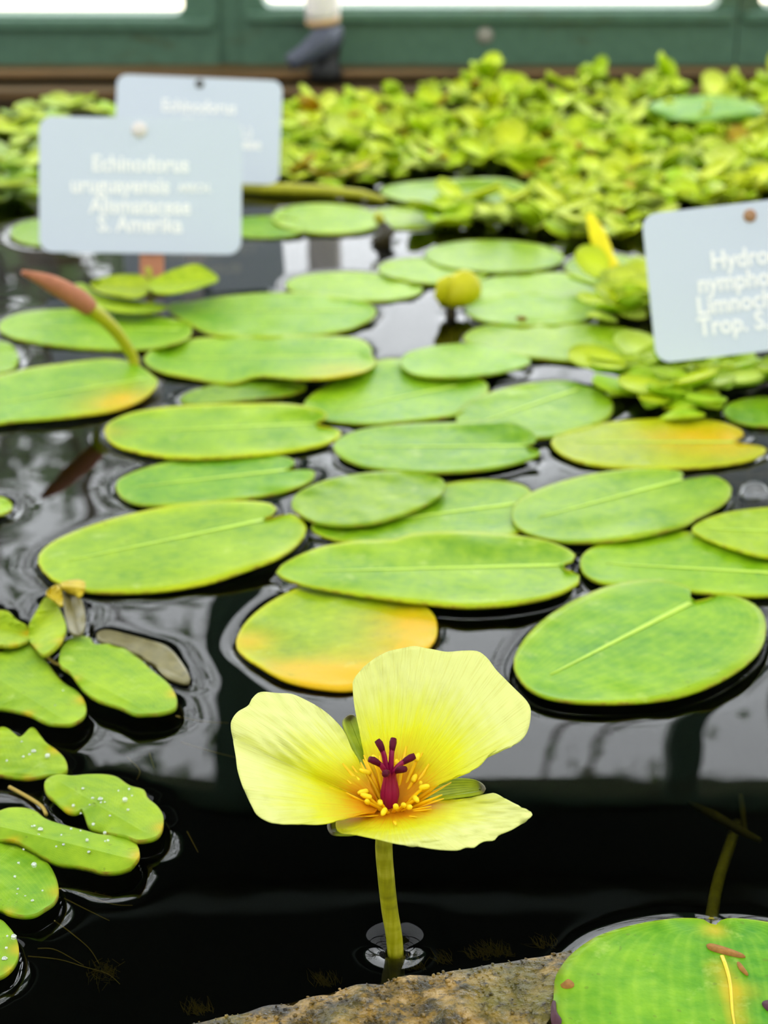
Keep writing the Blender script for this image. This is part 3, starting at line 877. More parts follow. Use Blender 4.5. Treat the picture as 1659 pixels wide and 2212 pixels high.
lower = [
 (C2([(-80,1290),(0,1230),(60,1240),(140,1300),(230,1230),(290,1290),(330,1340),(400,1390),(460,1450),(485,1520),(450,1560),(350,1565),(200,1590),(0,1570),(-80,1540)]),
  C2([(140,1300),(300,1560)]), 0.0028, (148,194,58), -0.0024, 10),
 (C3([(315,320),(340,270),(420,240),(520,250),(620,240),(750,240),(840,260),(930,320),(1030,350),(1060,410),(1130,470),(1170,540),(1165,620),(1130,680),(1060,705),(980,710),(900,680),(780,660),(680,640),(630,600),(590,490),(550,510),(480,500),(400,430),(340,380)]),
  C3([(420,290),(1040,660)]), 0.0034, (146,194,40), -0.0030, 22),
 (C3([(-80,520),(0,500),(60,480),(160,478),(250,500),(330,560),(450,600),(600,640),(720,670),(860,680),(950,710),(990,760),(1000,820),(960,880),(930,910),(850,935),(740,940),(640,915),(540,895),(420,880),(320,835),(200,760),(100,710),(0,705),(-80,700)]),
  C3([(-60,600),(950,850)]), 0.0044, (140,192,40), -0.0038, 26),
 (C3([(-100,740),(0,720),(100,725),(200,775),(300,835),(360,900),(405,990),(420,1080),(390,1150),(320,1200),(250,1240),(160,1250),(60,1230),(0,1205),(-100,1180)]),
  C3([(-80,950),(270,1225)]), 0.0032, (132,192,18), -0.0028, 12),
 (C3([(-100,1290),(0,1280),(60,1330),(110,1400),(135,1490),(120,1570),(70,1640),(0,1685),(-100,1700)]),
  C3([(-80,1400),(60,1620)]), 0.0028, (138,196,18), -0.0024, 8),
]
fern_plant('hairy pale green water fern beaded with droplets, in the near left corner', lower,
           [(20, 1700), (60, 1722), (90, 1742), (100, 1760)], (60, 1800), 950)

# withered scraps
def scrap(name, label, cat, pieces, loc):
    root = tag(empty(name, tuple(on_z(*loc, 0))), label, cat)
    for (ol, rib, lv, mat, fold) in pieces:
        o, r = build_blade('leaf_piece', ol, rib, lv, mat, (170, 160, 60), 0.3, n=48, K=6, lift=0.001, fold=fold, seed=77, parent=root, meniscus=0.001)
    return root
scrap('withered_leaf', 'curled withered yellow leaf scrap touching the tip of the long bright leaf', 'dead leaf', [
    (C2([(330,270),(370,225),(420,210),(445,260),(450,340),(430,350),(380,310)]), C2([(340,270),(445,320)]), 0.006, M['dead_yellow'], 0.002),
    (C2([(430,200),(480,180),(560,170),(610,190),(605,240),(570,290),(540,270),(480,250)]), C2([(440,215),(590,230)]), 0.0085, M['dead_yellow'], -0.002),
    (C2([(450,265),(540,280),(590,330),(610,420),(605,520),(570,565),(510,550),(480,480),(460,380)]), C2([(500,280),(560,550)]), 0.0045, M['dead'], 0.002)], (150, 1310))
scrap('submerged_leaf', 'grey half-sunken dead leaf behind the lime fern frond', 'dead leaf', [
    (C2([(690,560),(760,530),(900,560),(1050,600),(1200,650),(1300,760),(1360,870),(1350,910),(1280,905),(1180,860),(1050,740),(880,650),(720,610)]),
     C2([(700,575),(1340,890)]), 0.0008, M['dead'], 0.001)], (310, 1420))

# ------------------------------------------------------------------ flower
SB = on_z(853, 2040, 0.0)                    # where the stem leaves the water
C0 = on_y(846, 1752, SB[1])                  # heart of the flower
flower = tag(empty('water_poppy', tuple(SB)), 'open pale yellow three-petalled water poppy with a dark red centre', 'flower')

def C1(pts): return [(x / 2.212 + 450, y / 2.212 + 1350) for x, y in pts]
st_top = C0 + np.array([-0.0009, 0.0006, -0.0018])
stem_top_px = on_y(829, 1822, SB[1])
pts = [SB + [0.0016, 0.006, -0.06], SB + [0.0008, 0.002, -0.02], SB, SB + (stem_top_px - SB) * 0.33 + [-0.0003, 0, 0], SB + (stem_top_px - SB) * 0.66 + [-0.0003, 0, 0], stem_top_px, st_top]
tube('stem', crom(np.array(pts), 40, False), [0.00170 + 0.00018 * t for t in np.linspace(0, 1, 40)], M['stem'], flower, 18)

def petal(base_px, outline, phi, e, shape, seed, glowscale, rot=0.0):
    """petal on its own tilted plane through the heart; shape(a, s) pushes it off the plane (metres)"""
    ph = math.radians(phi); el = math.radians(e)
    r = np.array([math.cos(el) * math.cos(ph), math.cos(el) * math.sin(ph), math.sin(el)])
    t = np.array([-math.sin(ph), math.cos(ph), 0.0])
    n_ = np.cross(r, t); n_ /= np.linalg.norm(n_)
    if n_[2] < 0: n_ = -n_
    p0 = C0 + np.array([0, 0, 0.0005])
    OP = crom(outline, 150)
    Bp = np.array([on_plane(x, y, p0, n_) for x, y in OP])
    base = on_plane(*base_px, p0, n_)
    nB, K = 150, 34
    V, rad, ang, gl = [], [], [], []
    for k in range(K + 1):
        f = (k / K) ** 0.9 if k else 0.0
        P = base + (Bp - base) * f
        a = (P - p0) @ r; s = (P - p0) @ t
        off = shape(a, s, f)
        off = off + 0.00022 * pnoise(a * 900, s * 900, seed) * f + 0.00035 * pnoise(a * 320, s * 320, seed + 1) * f * f + 0.00016 * pnoise(a * 1900, s * 1500, seed + 3) * f ** 3
        # ruffled rim
        rr = max(0.0, (f - 0.82) / 0.18)
        off = off + rr * 0.0004 * pnoise(np.arange(nB) * 0.35, np.zeros(nB), seed + 2)
        d = CAM - P; dl = np.linalg.norm(d, axis=1)[:, None]
        cosn = np.clip(np.abs((d / dl) @ n_), 0.30, 1)[:, None]
        P2 = P + d / dl * (off[:, None] / cosn)
        V.append(P2)
        rd = np.sqrt(a * a + s * s)
        rad.append(rd / 0.035); ang.append(np.arctan2(s, a))
        gl.append(rd / glowscale)
    V = np.vstack(V)
    faces = []
    for k in range(K):
        for i in range(nB):
            j = (i + 1) % nB
            faces.append((k * nB + i, (k + 1) * nB + i, (k + 1) * nB + j, k * nB + j))
    me = mesh_from('petal', V, faces, {'rad': np.concatenate(rad), 'ang': np.concatenate(ang), 'glow': np.concatenate(gl)})
    o = link('petal', me, M['petal'], flower)
    so = o.modifiers.new('thickness', 'SOLIDIFY'); so.thickness = 0.00022; so.offset = -1
    return o

back = C1([(740,600),(720,500),(700,400),(690,310),(695,265),(725,220),(780,170),(850,130),(920,112),(990,103),(1060,115),(1150,130),(1220,125),(1290,128),(1335,160),(1380,220),(1450,290),(1530,375),(1540,440),(1520,520),(1470,570),(1400,590),(1350,615),(1290,680),(1200,720),(1100,765),(1010,805),(940,850),(880,880),(820,830),(775,720)])
left = C1([(770,745),(740,690),(690,600),(650,510),(600,450),(540,400),(470,360),(400,330),(330,325),(250,320),(210,350),(190,385),(140,415),(112,455),(108,500),(125,580),(140,680),(165,770),(200,850),(240,910),(310,945),(400,950),(500,952),(580,945),(650,925),(740,900),(800,890),(800,830)])
front = C1([(608,960),(622,920),(680,890),(760,878),(830,885),(880,880),(930,868),(1000,850),(1100,838),(1200,837),(1300,832),(1345,812),(1375,810),(1450,850),(1545,900),(1520,935),(1450,980),(1390,1005),(1365,1030),(1320,1035),(1290,1050),(1270,1065),(1230,1065),(1190,1078),(1100,1075),(1000,1060),(900,1048),(800,1025),(700,1005),(630,995)])
petal(C1([(870, 850)])[0], back, 50, 47, lambda a, s, f: 0.0046 * (s / 0.02) ** 2 - 0.0035 * (a / 0.035) ** 2 + 0.00035 * np.exp(-((a - 0.027) / 0.006) ** 2) * np.sin(s * 1100 - a * 1300), 31, 0.030)
petal(C1([(790, 870)])[0], left, 168, 22, lambda a, s, f: 0.0036 * np.tanh(np.abs(s - 0.001 - 0.02 * a) / 0.005) - 0.0020 * (a / 0.03) ** 2 + 0.0005 * np.exp(-((a - 0.026) / 0.006) ** 2) * np.sin(s * 1500 + a * 900) * np.exp(-((s + 0.006) / 0.007) ** 2), 41, 0.030)
petal(C1([(875, 885)])[0], front, 292, 16, lambda a, s, f: -0.0018 * (a / 0.03) ** 2 + 0.0012 * (s / 0.02) ** 2, 51, 0.026)

def sepal(outline, base_px, tip_px, phi, e):
    ph = math.radians(phi); el = math.radians(e)
    r = np.array([math.cos(el) * math.cos(ph), math.cos(el) * math.sin(ph), math.sin(el)])
    t = np.array([-math.sin(ph), math.cos(ph), 0.0])
    n_ = np.cross(r, t); n_ /= np.linalg.norm(n_)
    if n_[2] < 0: n_ = -n_
    p0 = C0 + np.array([0, 0, -0.0012])
    OP = crom(outline, 60)
    B = np.array([on_plane(x, y, p0, n_) for x, y in OP])
    R0 = on_plane(*base_px, p0, n_); R1 = on_plane(*tip_px, p0, n_)
    ax = R1 - R0; L = np.linalg.norm(ax); ax /= L
    u = np.clip((B - R0) @ ax / L, 0.04, 0.96)
    S = R0 + np.outer(u * L, ax)
    V, E, A = [], [], []
    K = 8
    for k in range(K + 1):
        f = k / K
        P = S + (B - S) * f
        P = P + n_ * (0.0012 * f * f)          # boat shape
        V.append(P); E.append(np.full(60, f)); A.append(np.clip((P - R0) @ ax / L, 0, 1))
    faces = []
    for k in range(K):
        for i in range(60):
            j = (i + 1) % 60
            faces.append((k * 60 + i, (k + 1) * 60 + i, (k + 1) * 60 + j, k * 60 + j))
    me = mesh_from('sepal', np.vstack(V), faces, {'edge': np.concatenate(E), 'along': np.concatenate(A)})
    o = link('sepal', me, M['sepal'], flower)
    so = o.modifiers.new('thickness', 'SOLIDIFY'); so.thickness = 0.0007; so.offset = -1
sepal(C1([(636,490),(648,458),(680,443),(712,465),(740,560),(770,690),(800,780),(840,850),(800,830),(750,740),(700,650),(662,570)]), C1([(830, 840)])[0], C1([(672, 455)])[0], 110, 22)
sepal(C1([(900,880),(935,850),(980,812),(1100,772),(1200,763),(1290,768),(1325,790),(1330,812),(1300,835),(1200,850),(1050,870),(950,890)]), C1([(910, 875)])[0], C1([(1322, 798)])[0], -10, 12)
sepal(C1([(566,985),(578,950),(610,932),(670,930),(760,940),(840,960),(840,1000),(770,1015),(720,1028),(660,1034),(600,1031),(575,1012)]), C1([(830, 960)])[0], C1([(575, 990)])[0], 226, 4)

# receptacle
bm = bmesh.new(); bmesh.ops.create_uvsphere(bm, u_segments=18, v_segments=10, radius=0.0034)
for v in bm.verts: v.co.z *= 0.6; v.co += Vector(C0 + np.array([0, 0.0004, -0.0012]))
me = bpy.data.meshes.new('receptacle'); bm.to_mesh(me); bm.free()
link('receptacle', me, M['disc'], flower)

# six carpels: swollen ovary, slender neck, curled dark stigma
ax0 = C0 + np.array([-0.0004, 0.0008, 0.0])
for k in range(6):
    a = math.radians(60 * k + 18)
    d = np.array([math.cos(a), math.sin(a), 0])
    spread = [0.0044, 0.0030, 0.0028, 0.0034, 0.0038, 0.0030][k]
    h = [0.0118, 0.0146, 0.0150, 0.0126, 0.0112, 0.0110][k]
    prof = [(0.0005, 0.0, 0.0006), (0.0009, 0.0015, 0.0009), (0.0011, 0.0035, 0.00102), (0.0010, 0.0055, 0.0009), (0.0008, 0.0072, 0.0007),
            (0.0009, 0.0088, 0.00062), (0.0009 + (spread - 0.0009) * 0.35, 0.0088 + (h - 0.0088) * 0.55, 0.00058), (0.0009 + (spread - 0.0009) * 0.8, 0.0088 + (h - 0.0088) * 0.86, 0.00058)]
    pp = crom(np.array([ax0 + d * r_ + np.array([0, 0, z_]) for r_, z_, _ in prof]), 26, False)
    rr = np.interp(np.linspace(0, 1, 26), np.linspace(0, 1, len(prof)), [q[2] for q in prof])
    c = tube('carpel', pp, rr, M['carpel'], flower, 10)
    e0 = pp[-1]; e1 = ax0 + d * spread + np.array([0, 0, h]); dirv = pp[-1] - pp[-4]; dirv /= np.linalg.norm(dirv)
    tube('stigma', [e0 - dirv * 0.0010, e0, e0 + dirv * 0.0009 + d * 0.0002, e0 + dirv * 0.0015 + d * 0.0006], [0.00056, 0.00072, 0.00082, 0.00066], M['stigma'], c, 9)

# stamens: short ones with anthers round the carpels, long bare staminodes beyond
r0 = np.random.default_rng(5)
for k in range(20):
    a = math.radians(18 * k + r0.uniform(-7, 7) + 5)
    d = np.array([math.cos(a), math.sin(a), 0])
    out = r0.uniform(0.0050, 0.0085); h = r0.uniform(0.0042, 0.0070)
    if d[1] < -0.3: h *= 0.75
    if d[1] > 0.3: h *= 1.5
    p0 = C0 + d * 0.0020 + np.array([0, 0.0004, 0.0002]); p1 = p0 + d * out * 0.35 + np.array([0, 0, h * 0.6]); p2 = p0 + d * out * 0.62 + np.array([0, 0, h])
    fil = tube('stamen', crom(np.array([p0, p1, p2]), 10, False), np.linspace(0.00048, 0.00034, 10), M['stamen'], flower, 8)
    w = np.array([-d[1], d[0], 0]) * r0.uniform(-0.5, 0.5) + d * 0.6 + np.array([0, 0, r0.uniform(-0.1, 0.7)]); w /= np.linalg.norm(w)
    L = r0.uniform(0.0018, 0.0028)
    tube('anther', [p2 - w * L * 0.45, p2 - w * L * 0.3, p2 + w * L * 0.2, p2 + w * L * 0.5], [0.00036, 0.00060, 0.00060, 0.00030], M['anther'], fil, 9)
for k in range(38):
    a = math.radians(360 / 38 * k + r0.uniform(-6, 6))
    d = np.array([math.cos(a), math.sin(a), 0])
    el = math.radians(r0.uniform(26, 46) + (20 if d[1] > 0.2 else 0) - (14 if d[1] < -0.4 else 0))
    L = r0.uniform(0.0085, 0.0130) * (0.8 if d[1] < -0.4 else 1)
    u_ = d * math.cos(el) + np.array([0, 0, math.sin(el)])
    p0 = C0 + d * 0.0026 + np.array([0, 0.0003, -0.0002])
    tube('staminode', [p0, p0 + u_ * L * 0.5 + np.array([0, 0, 0.0002]), p0 + u_ * L], [0.00050, 0.00056, 0.00016], M['stamen'], flower, 7, 0.5)

# ------------------------------------------------------------------ stone rim under the flower
edge_px = [(300,2238),(380,2212),(480,2190),(600,2162),(700,2138),(800,2117),(900,2100),(1000,2086),(1100,2070),(1180,2056),(1260,2040),(1340,2022)]
E = np.array([on_z(x, y, 0.0) for x, y in crom(edge_px, 90, False)])
tan = np.gradient(E[:, :2], axis=0); tan /= np.linalg.norm(tan, axis=1)[:, None]
nrm = np.stack([tan[:, 1], -tan[:, 0]], 1)
if nrm[:, 1].mean() > 0: nrm = -nrm
prof = [(-0.0015, -0.045), (-0.001, -0.012), (-0.0004, -0.0030), (0.0004, -0.0006), (0.0016, 0.0004), (0.004, 0.0010), (0.008, 0.0013), (0.013, 0.0014), (0.019, 0.0012), (0.026, 0.0006), (0.032, -0.001), (0.034, -0.006), (0.035, -0.045)]
fine = []
for (a, b) in zip(prof[:-1], prof[1:]):
    m = 6 if a[0] > -0.0006 and b[0] < 0.033 else 2
    for t in np.linspace(0, 1, m, endpoint=False): fine.append((a[0] + (b[0] - a[0]) * t, a[1] + (b[1] - a[1]) * t))
fine.append(prof[-1])
V = []
for j, (o_, z_) in enumerate(fine):
    P = E[:, :2] + nrm * o_
    q = 0.00045 * pnoise(P[:, 0] * 700, P[:, 1] * 700, 3) + 0.0004 * pnoise(P[:, 0] * 260, P[:, 1] * 260, 4)
    zz = z_ + (q if z_ > -0.004 else 0)
    V.append(np.stack([P[:, 0], P[:, 1], np.full(90, 1.0) * zz], 1))
Fc = []
for j in range(len(fine) - 1):
    for i in range(89):
        Fc.append((j * 90 + i, (j + 1) * 90 + i, (j + 1) * 90 + i + 1, j * 90 + i + 1))
rim = tag(link('stone_pot_rim', mesh_from('stone_pot_rim', np.vstack(V), Fc), M['stone']), 'wet mossy rim of a stone pot just breaking the surface below the flower', 'pot')
# grit on the rim
bm = bmesh.new()
for _ in range(900):
    i = rng.integers(8, 84); o_ = rng.uniform(0.0015, 0.022)
    P = E[i, :2] + nrm[i] * o_
    z = np.interp(o_, [p[0] for p in prof], [p[1] for p in prof])
    q = bmesh.ops.create_icosphere(bm, subdivisions=1, radius=rng.choice([0.0002, 0.0003, 0.0005], p=[.55, .35, .10]))
    sx, sy = rng.uniform(0.8, 1.5, 2)
    for v in q['verts']:
        v.co.x *= sx; v.co.y *= sy; v.co.z *= 0.6; v.co += Vector((P[0], P[1], z + 0.0002))
me = bpy.data.meshes.new('grit'); bm.to_mesh(me); bm.free()
tag(link('grit', me, M['stone'], rim), 'coarse pale brown grit', kind='stuff')
# algae tufts on its far side
V, Fc = [], []
for cx, cy in ((420,2188),(440,2184),(700,2128),(715,2124),(1060,2062),(1075,2060),(1090,2060),(1180,2045),(900,2092),(960,2078),(1035,2068)):
    for _ in range(28):
        b0 = on_z(cx + rng.uniform(-22, 22), cy + rng.uniform(-3, 6), -0.0022)
        tp = b0 + np.array([rng.normal(-0.0012, 0.0012), rng.uniform(0.001, 0.0045), rng.uniform(-0.0008, 0.0014)])
        tp[2] = min(tp[2], -0.0008)
        md = (b0 + tp) / 2 + rng.normal(0, 0.0004, 3); md[2] = min(md[2], -0.0008)
        v, f = tube_data([b0, md, tp], [0.00008, 0.00006, 0.00003], 4)
        o_ = len(V); V += list(v); Fc += [tuple(i + o_ for i in ff) for ff in f]
tag(link('algae_tufts', mesh_from('algae_tufts', V, Fc), M['algae'], rim), 'fine olive algae tufts', kind='stuff')

# roots of the near fern, just under the surface
fern2 = bpy.data.objects['floating_fern.001']
fern1 = bpy.data.objects['floating_fern']
for pl in ([(420,1060),(600,1080),(800,1120)], [(560,1090),(800,1170),(950,1180)], [(460,1130),(640,1220),(785,1290)], [(390,1290),(500,1370),(640,1490),(710,1600)],
           [(270,1490),(400,1500),(600,1610)], [(200,1545),(430,1570),(600,1620),(770,1670),(860,1745)], [(910,120),(1000,210),(980,280)], [(1070,90),(1105,200)], [(1340,650),(1420,800)]):
    q = crom(C3(pl), 14, False)
    tube('root', [on_z(x, y, -0.001 - 0.0025 * t) for (x, y), t in zip(q, np.linspace(0, 1, 14))], np.linspace(0.00016, 0.00008, 14), M['root'], fern2, 5)
for pl in ([(1260,1150),(1450,1190),(1640,1200)], [(1300,1340),(1500,1400),(1700,1450)]):
    q = crom(C2(pl), 14, False)
    tube('root', [on_z(x, y, -0.001 - 0.003 * t) for (x, y), t in zip(q, np.linspace(0, 1, 14))], np.linspace(0.00016, 0.00008, 14), M['root'], fern1, 5)
# silt tuft at the end of the roots
V, Fc = [], []
for _ in range(130):
    x = rng.normal(225, 16); y = rng.normal(2098, 9)
    b0 = on_z(x, y, -0.0045); tp = b0 + rng.normal(0, 0.0010, 3); tp[2] = min(tp[2], -0.002)
    v, f = tube_data([b0, (b0 + tp) / 2, tp], 0.00006, 4)
    o_ = len(V); V += list(v); Fc += [tuple(i + o_ for i in ff) for ff in f]
tag(link('root_hairs', mesh_from('root_hairs', V, Fc), M['algae'], fern2), 'murky tuft of root hairs', kind='stuff')

# sunken stalks on the right
tag(tube('sunken_stalk', [on_z(1640, 1815, -0.012), on_z(1600, 1795, -0.015), on_z(1540, 1760, -0.022), on_z(1490, 1735, -0.03)], [0.0008, 0.0012, 0.0014, 0.0008], M['murky'], None, 8),
    'sunken olive stalk lying under water, right of the flower', 'stalk')
tag(tube('sunken_stalk', [on_z(1600, 1720, -0.03), on_z(1605, 1760, -0.028), on_z(1610, 1800, -0.03)], 0.0008, M['murky'], None, 8),
    'short upright sunken stem crossing the sunken olive stalk', 'stalk')

# ------------------------------------------------------------------ bits in the middle distance
# curved stalk with a brown tip
foot = on_z(292, 788, 0.002)
Y0 = foot[1]
sp = [(292,792,0.0),(285,768,0.0),(255,722,-0.004),(225,690,-0.008),(190,662,-0.012)]
root = tag(empty('seed_stalk', tuple(foot)), 'curved olive stalk with a dried brown tip leaning over the leaves', 'stalk')
q = crom(np.array([on_y(x, y, Y0 + dy) for x, y, dy in sp]), 24, False)
tube('stalk', q, np.linspace(0.0022, 0.0030, 24), M['stalk'], root, 12)
q = crom(np.array([on_y(x, y, Y0 + dy) for x, y, dy in [(196,667,-0.0115),(175,650,-0.013),(140,628,-0.016),(95,605,-0.02),(48,588,-0.024)]]), 20, False)
tag(tube('dried_bud', q, np.interp(np.linspace(0, 1, 20), [0, .2, .6, 1], [0.0036, 0.0044, 0.0036, 0.0010]), M['bud_brown'], root, 12), 'dried brown bud')

# yellow bud on a dark stalk
b = on_z(975, 680, 0.0)
root = tag(empty('flower_bud', tuple(b)), 'nodding olive-yellow bud standing out of open dark water', 'bud')
tube('stalk', [b + [0, 0, -0.03], b, on_y(972, 650, b[1]), on_y(968, 610, b[1] + 0.004)], [0.0022, 0.0024, 0.0026, 0.002], M['dark_stalk'], root, 10)
cc = on_y(994, 624, b[1] + 0.002)
bm = bmesh.new(); bmesh.ops.create_uvsphere(bm, u_segments=20, v_segments=14, radius=1)
for v in bm.verts:
    x, y, z = v.co
    tpr = 1.0 - 0.22 * z
    pleat = 1 + 0.05 * math.cos(3 * math.atan2(y, x))
    v.co = Vector((cc[0] + x * 0.0094 * tpr * pleat + z * 0.002, cc[1] + y * 0.0080 * tpr * pleat, cc[2] + z * 0.0088))
me = bpy.data.meshes.new('bud_head'); bm.to_mesh(me); bm.free()
link('bud_head', me, M['bud_yellow'], root)
flk = tube('bud_sepal', [on_y(958, 665, b[1] - 0.004), on_y(952, 640, b[1] - 0.006), on_y(957, 612, b[1] - 0.006), on_y(975, 596, b[1] - 0.004)], [0.001, 0.003, 0.003, 0.0008], M['bud_yellow'], root, 10, 0.4)

# upright yellow leaf
yb = on_z(1322, 606, 0.002)
root = tag(empty('upright_leaf', tuple(yb)), 'narrow bright yellow leaf sticking up beside the single label', 'leaf')
q = crom(np.array([on_y(x, y, yb[1] + k * 0.004) for k, (x, y) in enumerate([(1324,606),(1312,575),(1302,540),(1288,500),(1272,462)])]), 20, False)
tube('blade', q, np.interp(np.linspace(0, 1, 20), [0, .2, .35, .7, 1], [0.0050, 0.0062, 0.0046, 0.0042, 0.0016]), M['yellow_leaf'], root, 12, 0.35)

# dark pointed pod
pb = on_z(838, 525, 0.0)
root = tag(empty('seed_pod', tuple(pb)), 'small dark pointed pod beyond the open grey water', 'pod')
tube('pod', [pb + [0, 0, -0.005], on_y(822, 518, pb[1]), on_y(836, 500, pb[1]), on_y(820, 470, pb[1])], [0.003, 0.0056, 0.005, 0.001], M['dark_stalk'], root, 10)
tube('pod_tip', [on_y(824, 482, pb[1] - .001), on_y(818, 470, pb[1]), on_y(812, 460, pb[1])], [0.002, 0.003, 0.001], M['stalk'], root, 8)

# floating stalk by the labels
tag(tube('floating_stalk', [on_z(500, 404, 0.003), on_z(600, 408, 0.004), on_z(700, 412, 0.004), on_z(780, 420, 0.003), on_z(830, 432, 0.002)], [0.003, 0.0034, 0.003, 0.0026, 0.0018], M['stalk'], None, 10),
    'long yellowish stalk floating on the water beside the rear label', 'stalk')

# leafy plant at the foot of the front label
pr = on_z(330, 622, 0.0)
root = tag(empty('young_plant', tuple(pr)), 'young plant with lime leaves at the foot of the front label', 'plant')
for ol, rib, lv, c_, fo in (
    ([(318,612),(345,595),(385,578),(425,570),(455,585),(472,602),(450,612),(410,625),(370,632),(335,630)], [(322,614),(468,602)], 0.010, (168,208,30), 0.004),
    ([(195,612),(225,598),(270,592),(310,596),(322,615),(318,632),(290,642),(250,636),(215,628)], [(318,618),(200,614)], 0.007, (166,200,92), 0.003),
    ([(150,622),(180,612),(215,640),(270,648),(330,655),(362,662),(330,672),(280,674),(235,668),(190,652)], [(355,664),(160,622)], 0.004, (150,196,56), 0.002)):
    build_blade('leaf_blade', ol, rib, lv, M['small'], c_, 0.3, n=40, K=6, lift=0.002, fold=fo, seed=int(ol[0][0]), parent=root, meniscus=0)
tube('stem', [pr + [0, 0, -0.02], pr, pr + [-0.002, 0, 0.010]], 0.0016, M['stalk'], root, 8)

# bubbles and glints
bp = on_z(1628, 1075, 0.0)
bm = bmesh.new(); bmesh.ops.create_uvsphere(bm, u_segments=28, v_segments=18, radius=0.0058)
for v in bm.verts:
    v.co.z = max(v.co.z, -0.0008); v.co += Vector((bp[0], bp[1], 0.0002))
me = bpy.data.meshes.new('water_bubble'); bm.to_mesh(me); bm.free()
M['bubble'] = glass_material('bubble_film', 0.93, 0.16)
tag(link('water_bubble', me, M['bubble']), 'clear round bubble resting on dark water near the frame edge', 'bubble')

# ------------------------------------------------------------------ small floating rosettes
def small_leaf_mesh(name, L, Wd, cup, seed):
    n, K = 22, 4
    V, E_, A = [], [], []
    for k in range(K + 1):
        f = k / K
        for i in range(n):
            a = 2 * math.pi * i / n
            x = 0.5 + 0.5 * math.cos(a)
            y = 0.5 * math.sin(a) * (1 - 0.22 * math.cos(a) * -1)
            sx = min(max(x, 0.08), 0.92)
            px = (sx + (x - sx) * f) * L; py = y * f * Wd
            V.append((px, py, cup * (f * f) * 0.6 * Wd + 0.08 * L * x * x)); E_.append(f); A.append(x)
    faces = []
    for k in range(K):
        for i in range(n):
            j = (i + 1) % n
            faces.append((k * n + i, (k + 1) * n + i, (k + 1) * n + j, k * n + j))
    m = len(V)
    V += [(v[0], v[1], v[2] - 0.0006) for v in V[-n:]]
    for i in range(n):
        j = (i + 1) % n
        faces.append((K * n + i, m + i, m + j, K * n + j))
    faces.append(tuple(m + i for i in range(n - 1, -1, -1)))
    ex = [1.0] * n
    me = mesh_from(name, V, faces, {'edge': E_ + ex, 'along': A + ex, 'patch': [0.0] * (m + n)})
    me.materials.append(M['small'])
    me.polygons.foreach_set('use_smooth', [True] * len(me.polygons))
    return me
SM = [small_leaf_mesh('rosette_leaf', 0.013, 0.0105, 0.25, 1), small_leaf_mesh('rosette_leaf', 0.015, 0.010, 0.5, 2), small_leaf_mesh('rosette_leaf', 0.012, 0.011, -0.25, 3)]
PAL = [(204,226,6), (190,218,4), (212,230,40), (218,228,110), (184,212,10), (150,176,8), (222,222,4), (224,230,140), (198,212,56)]
cnt = 0
def rosette(p, scale, tilt, label, group, pal=PAL, nl=None, rr=random):
    global cnt
    root = tag(empty('floating_rosette', tuple(p)), label, 'water plant', group)
    nl = nl or rr.choice([4, 5, 6])
    a0 = rr.uniform(0, 360)
    basec = rr.choice(pal)
    for k in range(nl):
        o = bpy.data.objects.new('leaf_blade', rr.choice(SM))
        col.objects.link(o); o.parent = root
        sc = scale * rr.uniform(0.7, 1.35)
        o.scale = (sc, sc * rr.uniform(0.85, 1.1), sc)
        o.rotation_euler = (math.radians(rr.uniform(-14, 14)), -math.radians(rr.uniform(*tilt)), math.radians(a0 + 360 / nl * k + rr.uniform(-18, 18)))
        o.location = (0, 0, 0.0008 + 0.0012 * (k % 3))
        c = basec if rr.random() < 0.7 else rr.choice(pal)
        if rr.random() < 0.03 and 'carpet' in group: c = (190, 110, 30)
        j = rr.uniform(0.9, 1.08)
        o.color = (*[min(1, v * j) for v in rich(c, 1.12)], rr.uniform(0.1, 0.7))
    cnt += 1
    return root

def inside(px, py, poly):
    r = False; n = len(poly)
    for i in range(n):
        x1, y1 = poly[i]; x2, y2 = poly[(i + 1) % n]
        if (y1 > py) != (y2 > py) and px < (x2 - x1) * (py - y1) / (y2 - y1) + x1: r = not r
    return r
CARPET = [(600, 262), (760, 232), (1000, 222), (1690, 222), (1690, 440), (1420, 470), (1390, 520), (1240, 520), (1200, 505), (1200, 425), (1090, 372), (960, 372), (830, 400), (700, 400), (600, 395)]
placed = []
rr = random.Random(3)
tries = 0
while len(placed) < 230 and tries < 9000:
    tries += 1
    px, py = rr.uniform(595, 1690), rr.uniform(215, 522)
    if not inside(px, py, CARPET): continue
    p = on_z(px, py, 0.0)
    if p[1] > 1.335: continue
    if any((p[0] - q[0]) ** 2 + (p[1] - q[1]) ** 2 < 0.0135 ** 2 for q in placed): continue
    placed.append(p)
    far = max(0.0, (p[1] - 1.05) / 0.3) * (1 if px > 900 else 0.5)
    z = 0.001 + far * rr.uniform(0, 0.016) * (1.0 if px > 1000 else 0.6)
    rosette((p[0], p[1], z), rr.uniform(0.95, 1.35), (4, 28 + 34 * far), 'small lime rosette in the dense floating carpet before the green frame', 'rosettes of the lime carpet', rr=rr)
for k, (px, py) in enumerate([(945,470),(985,488),(1030,462),(1065,492),(1110,480),(1150,500),(1195,485),(1235,505),(1090,455),(1000,450),(1170,465),(1130,448)]):
    rosette(on_z(px, py, 0.001), 1.15, (5, 34), 'lime rosette in the clump before the dusty blue-green leaf', 'rosettes before the dusty leaf', rr=rr)
for k, (px, py) in enumerate([(1300,628),(1345,640),(1388,632),(1310,672),(1360,682),(1400,672),(1380,655)]):
    rosette(on_z(px, py, 0.004), 1.25, (5, 30), 'lime rosette crowding the left edge of the single label', 'rosettes beside the single label', rr=rr)
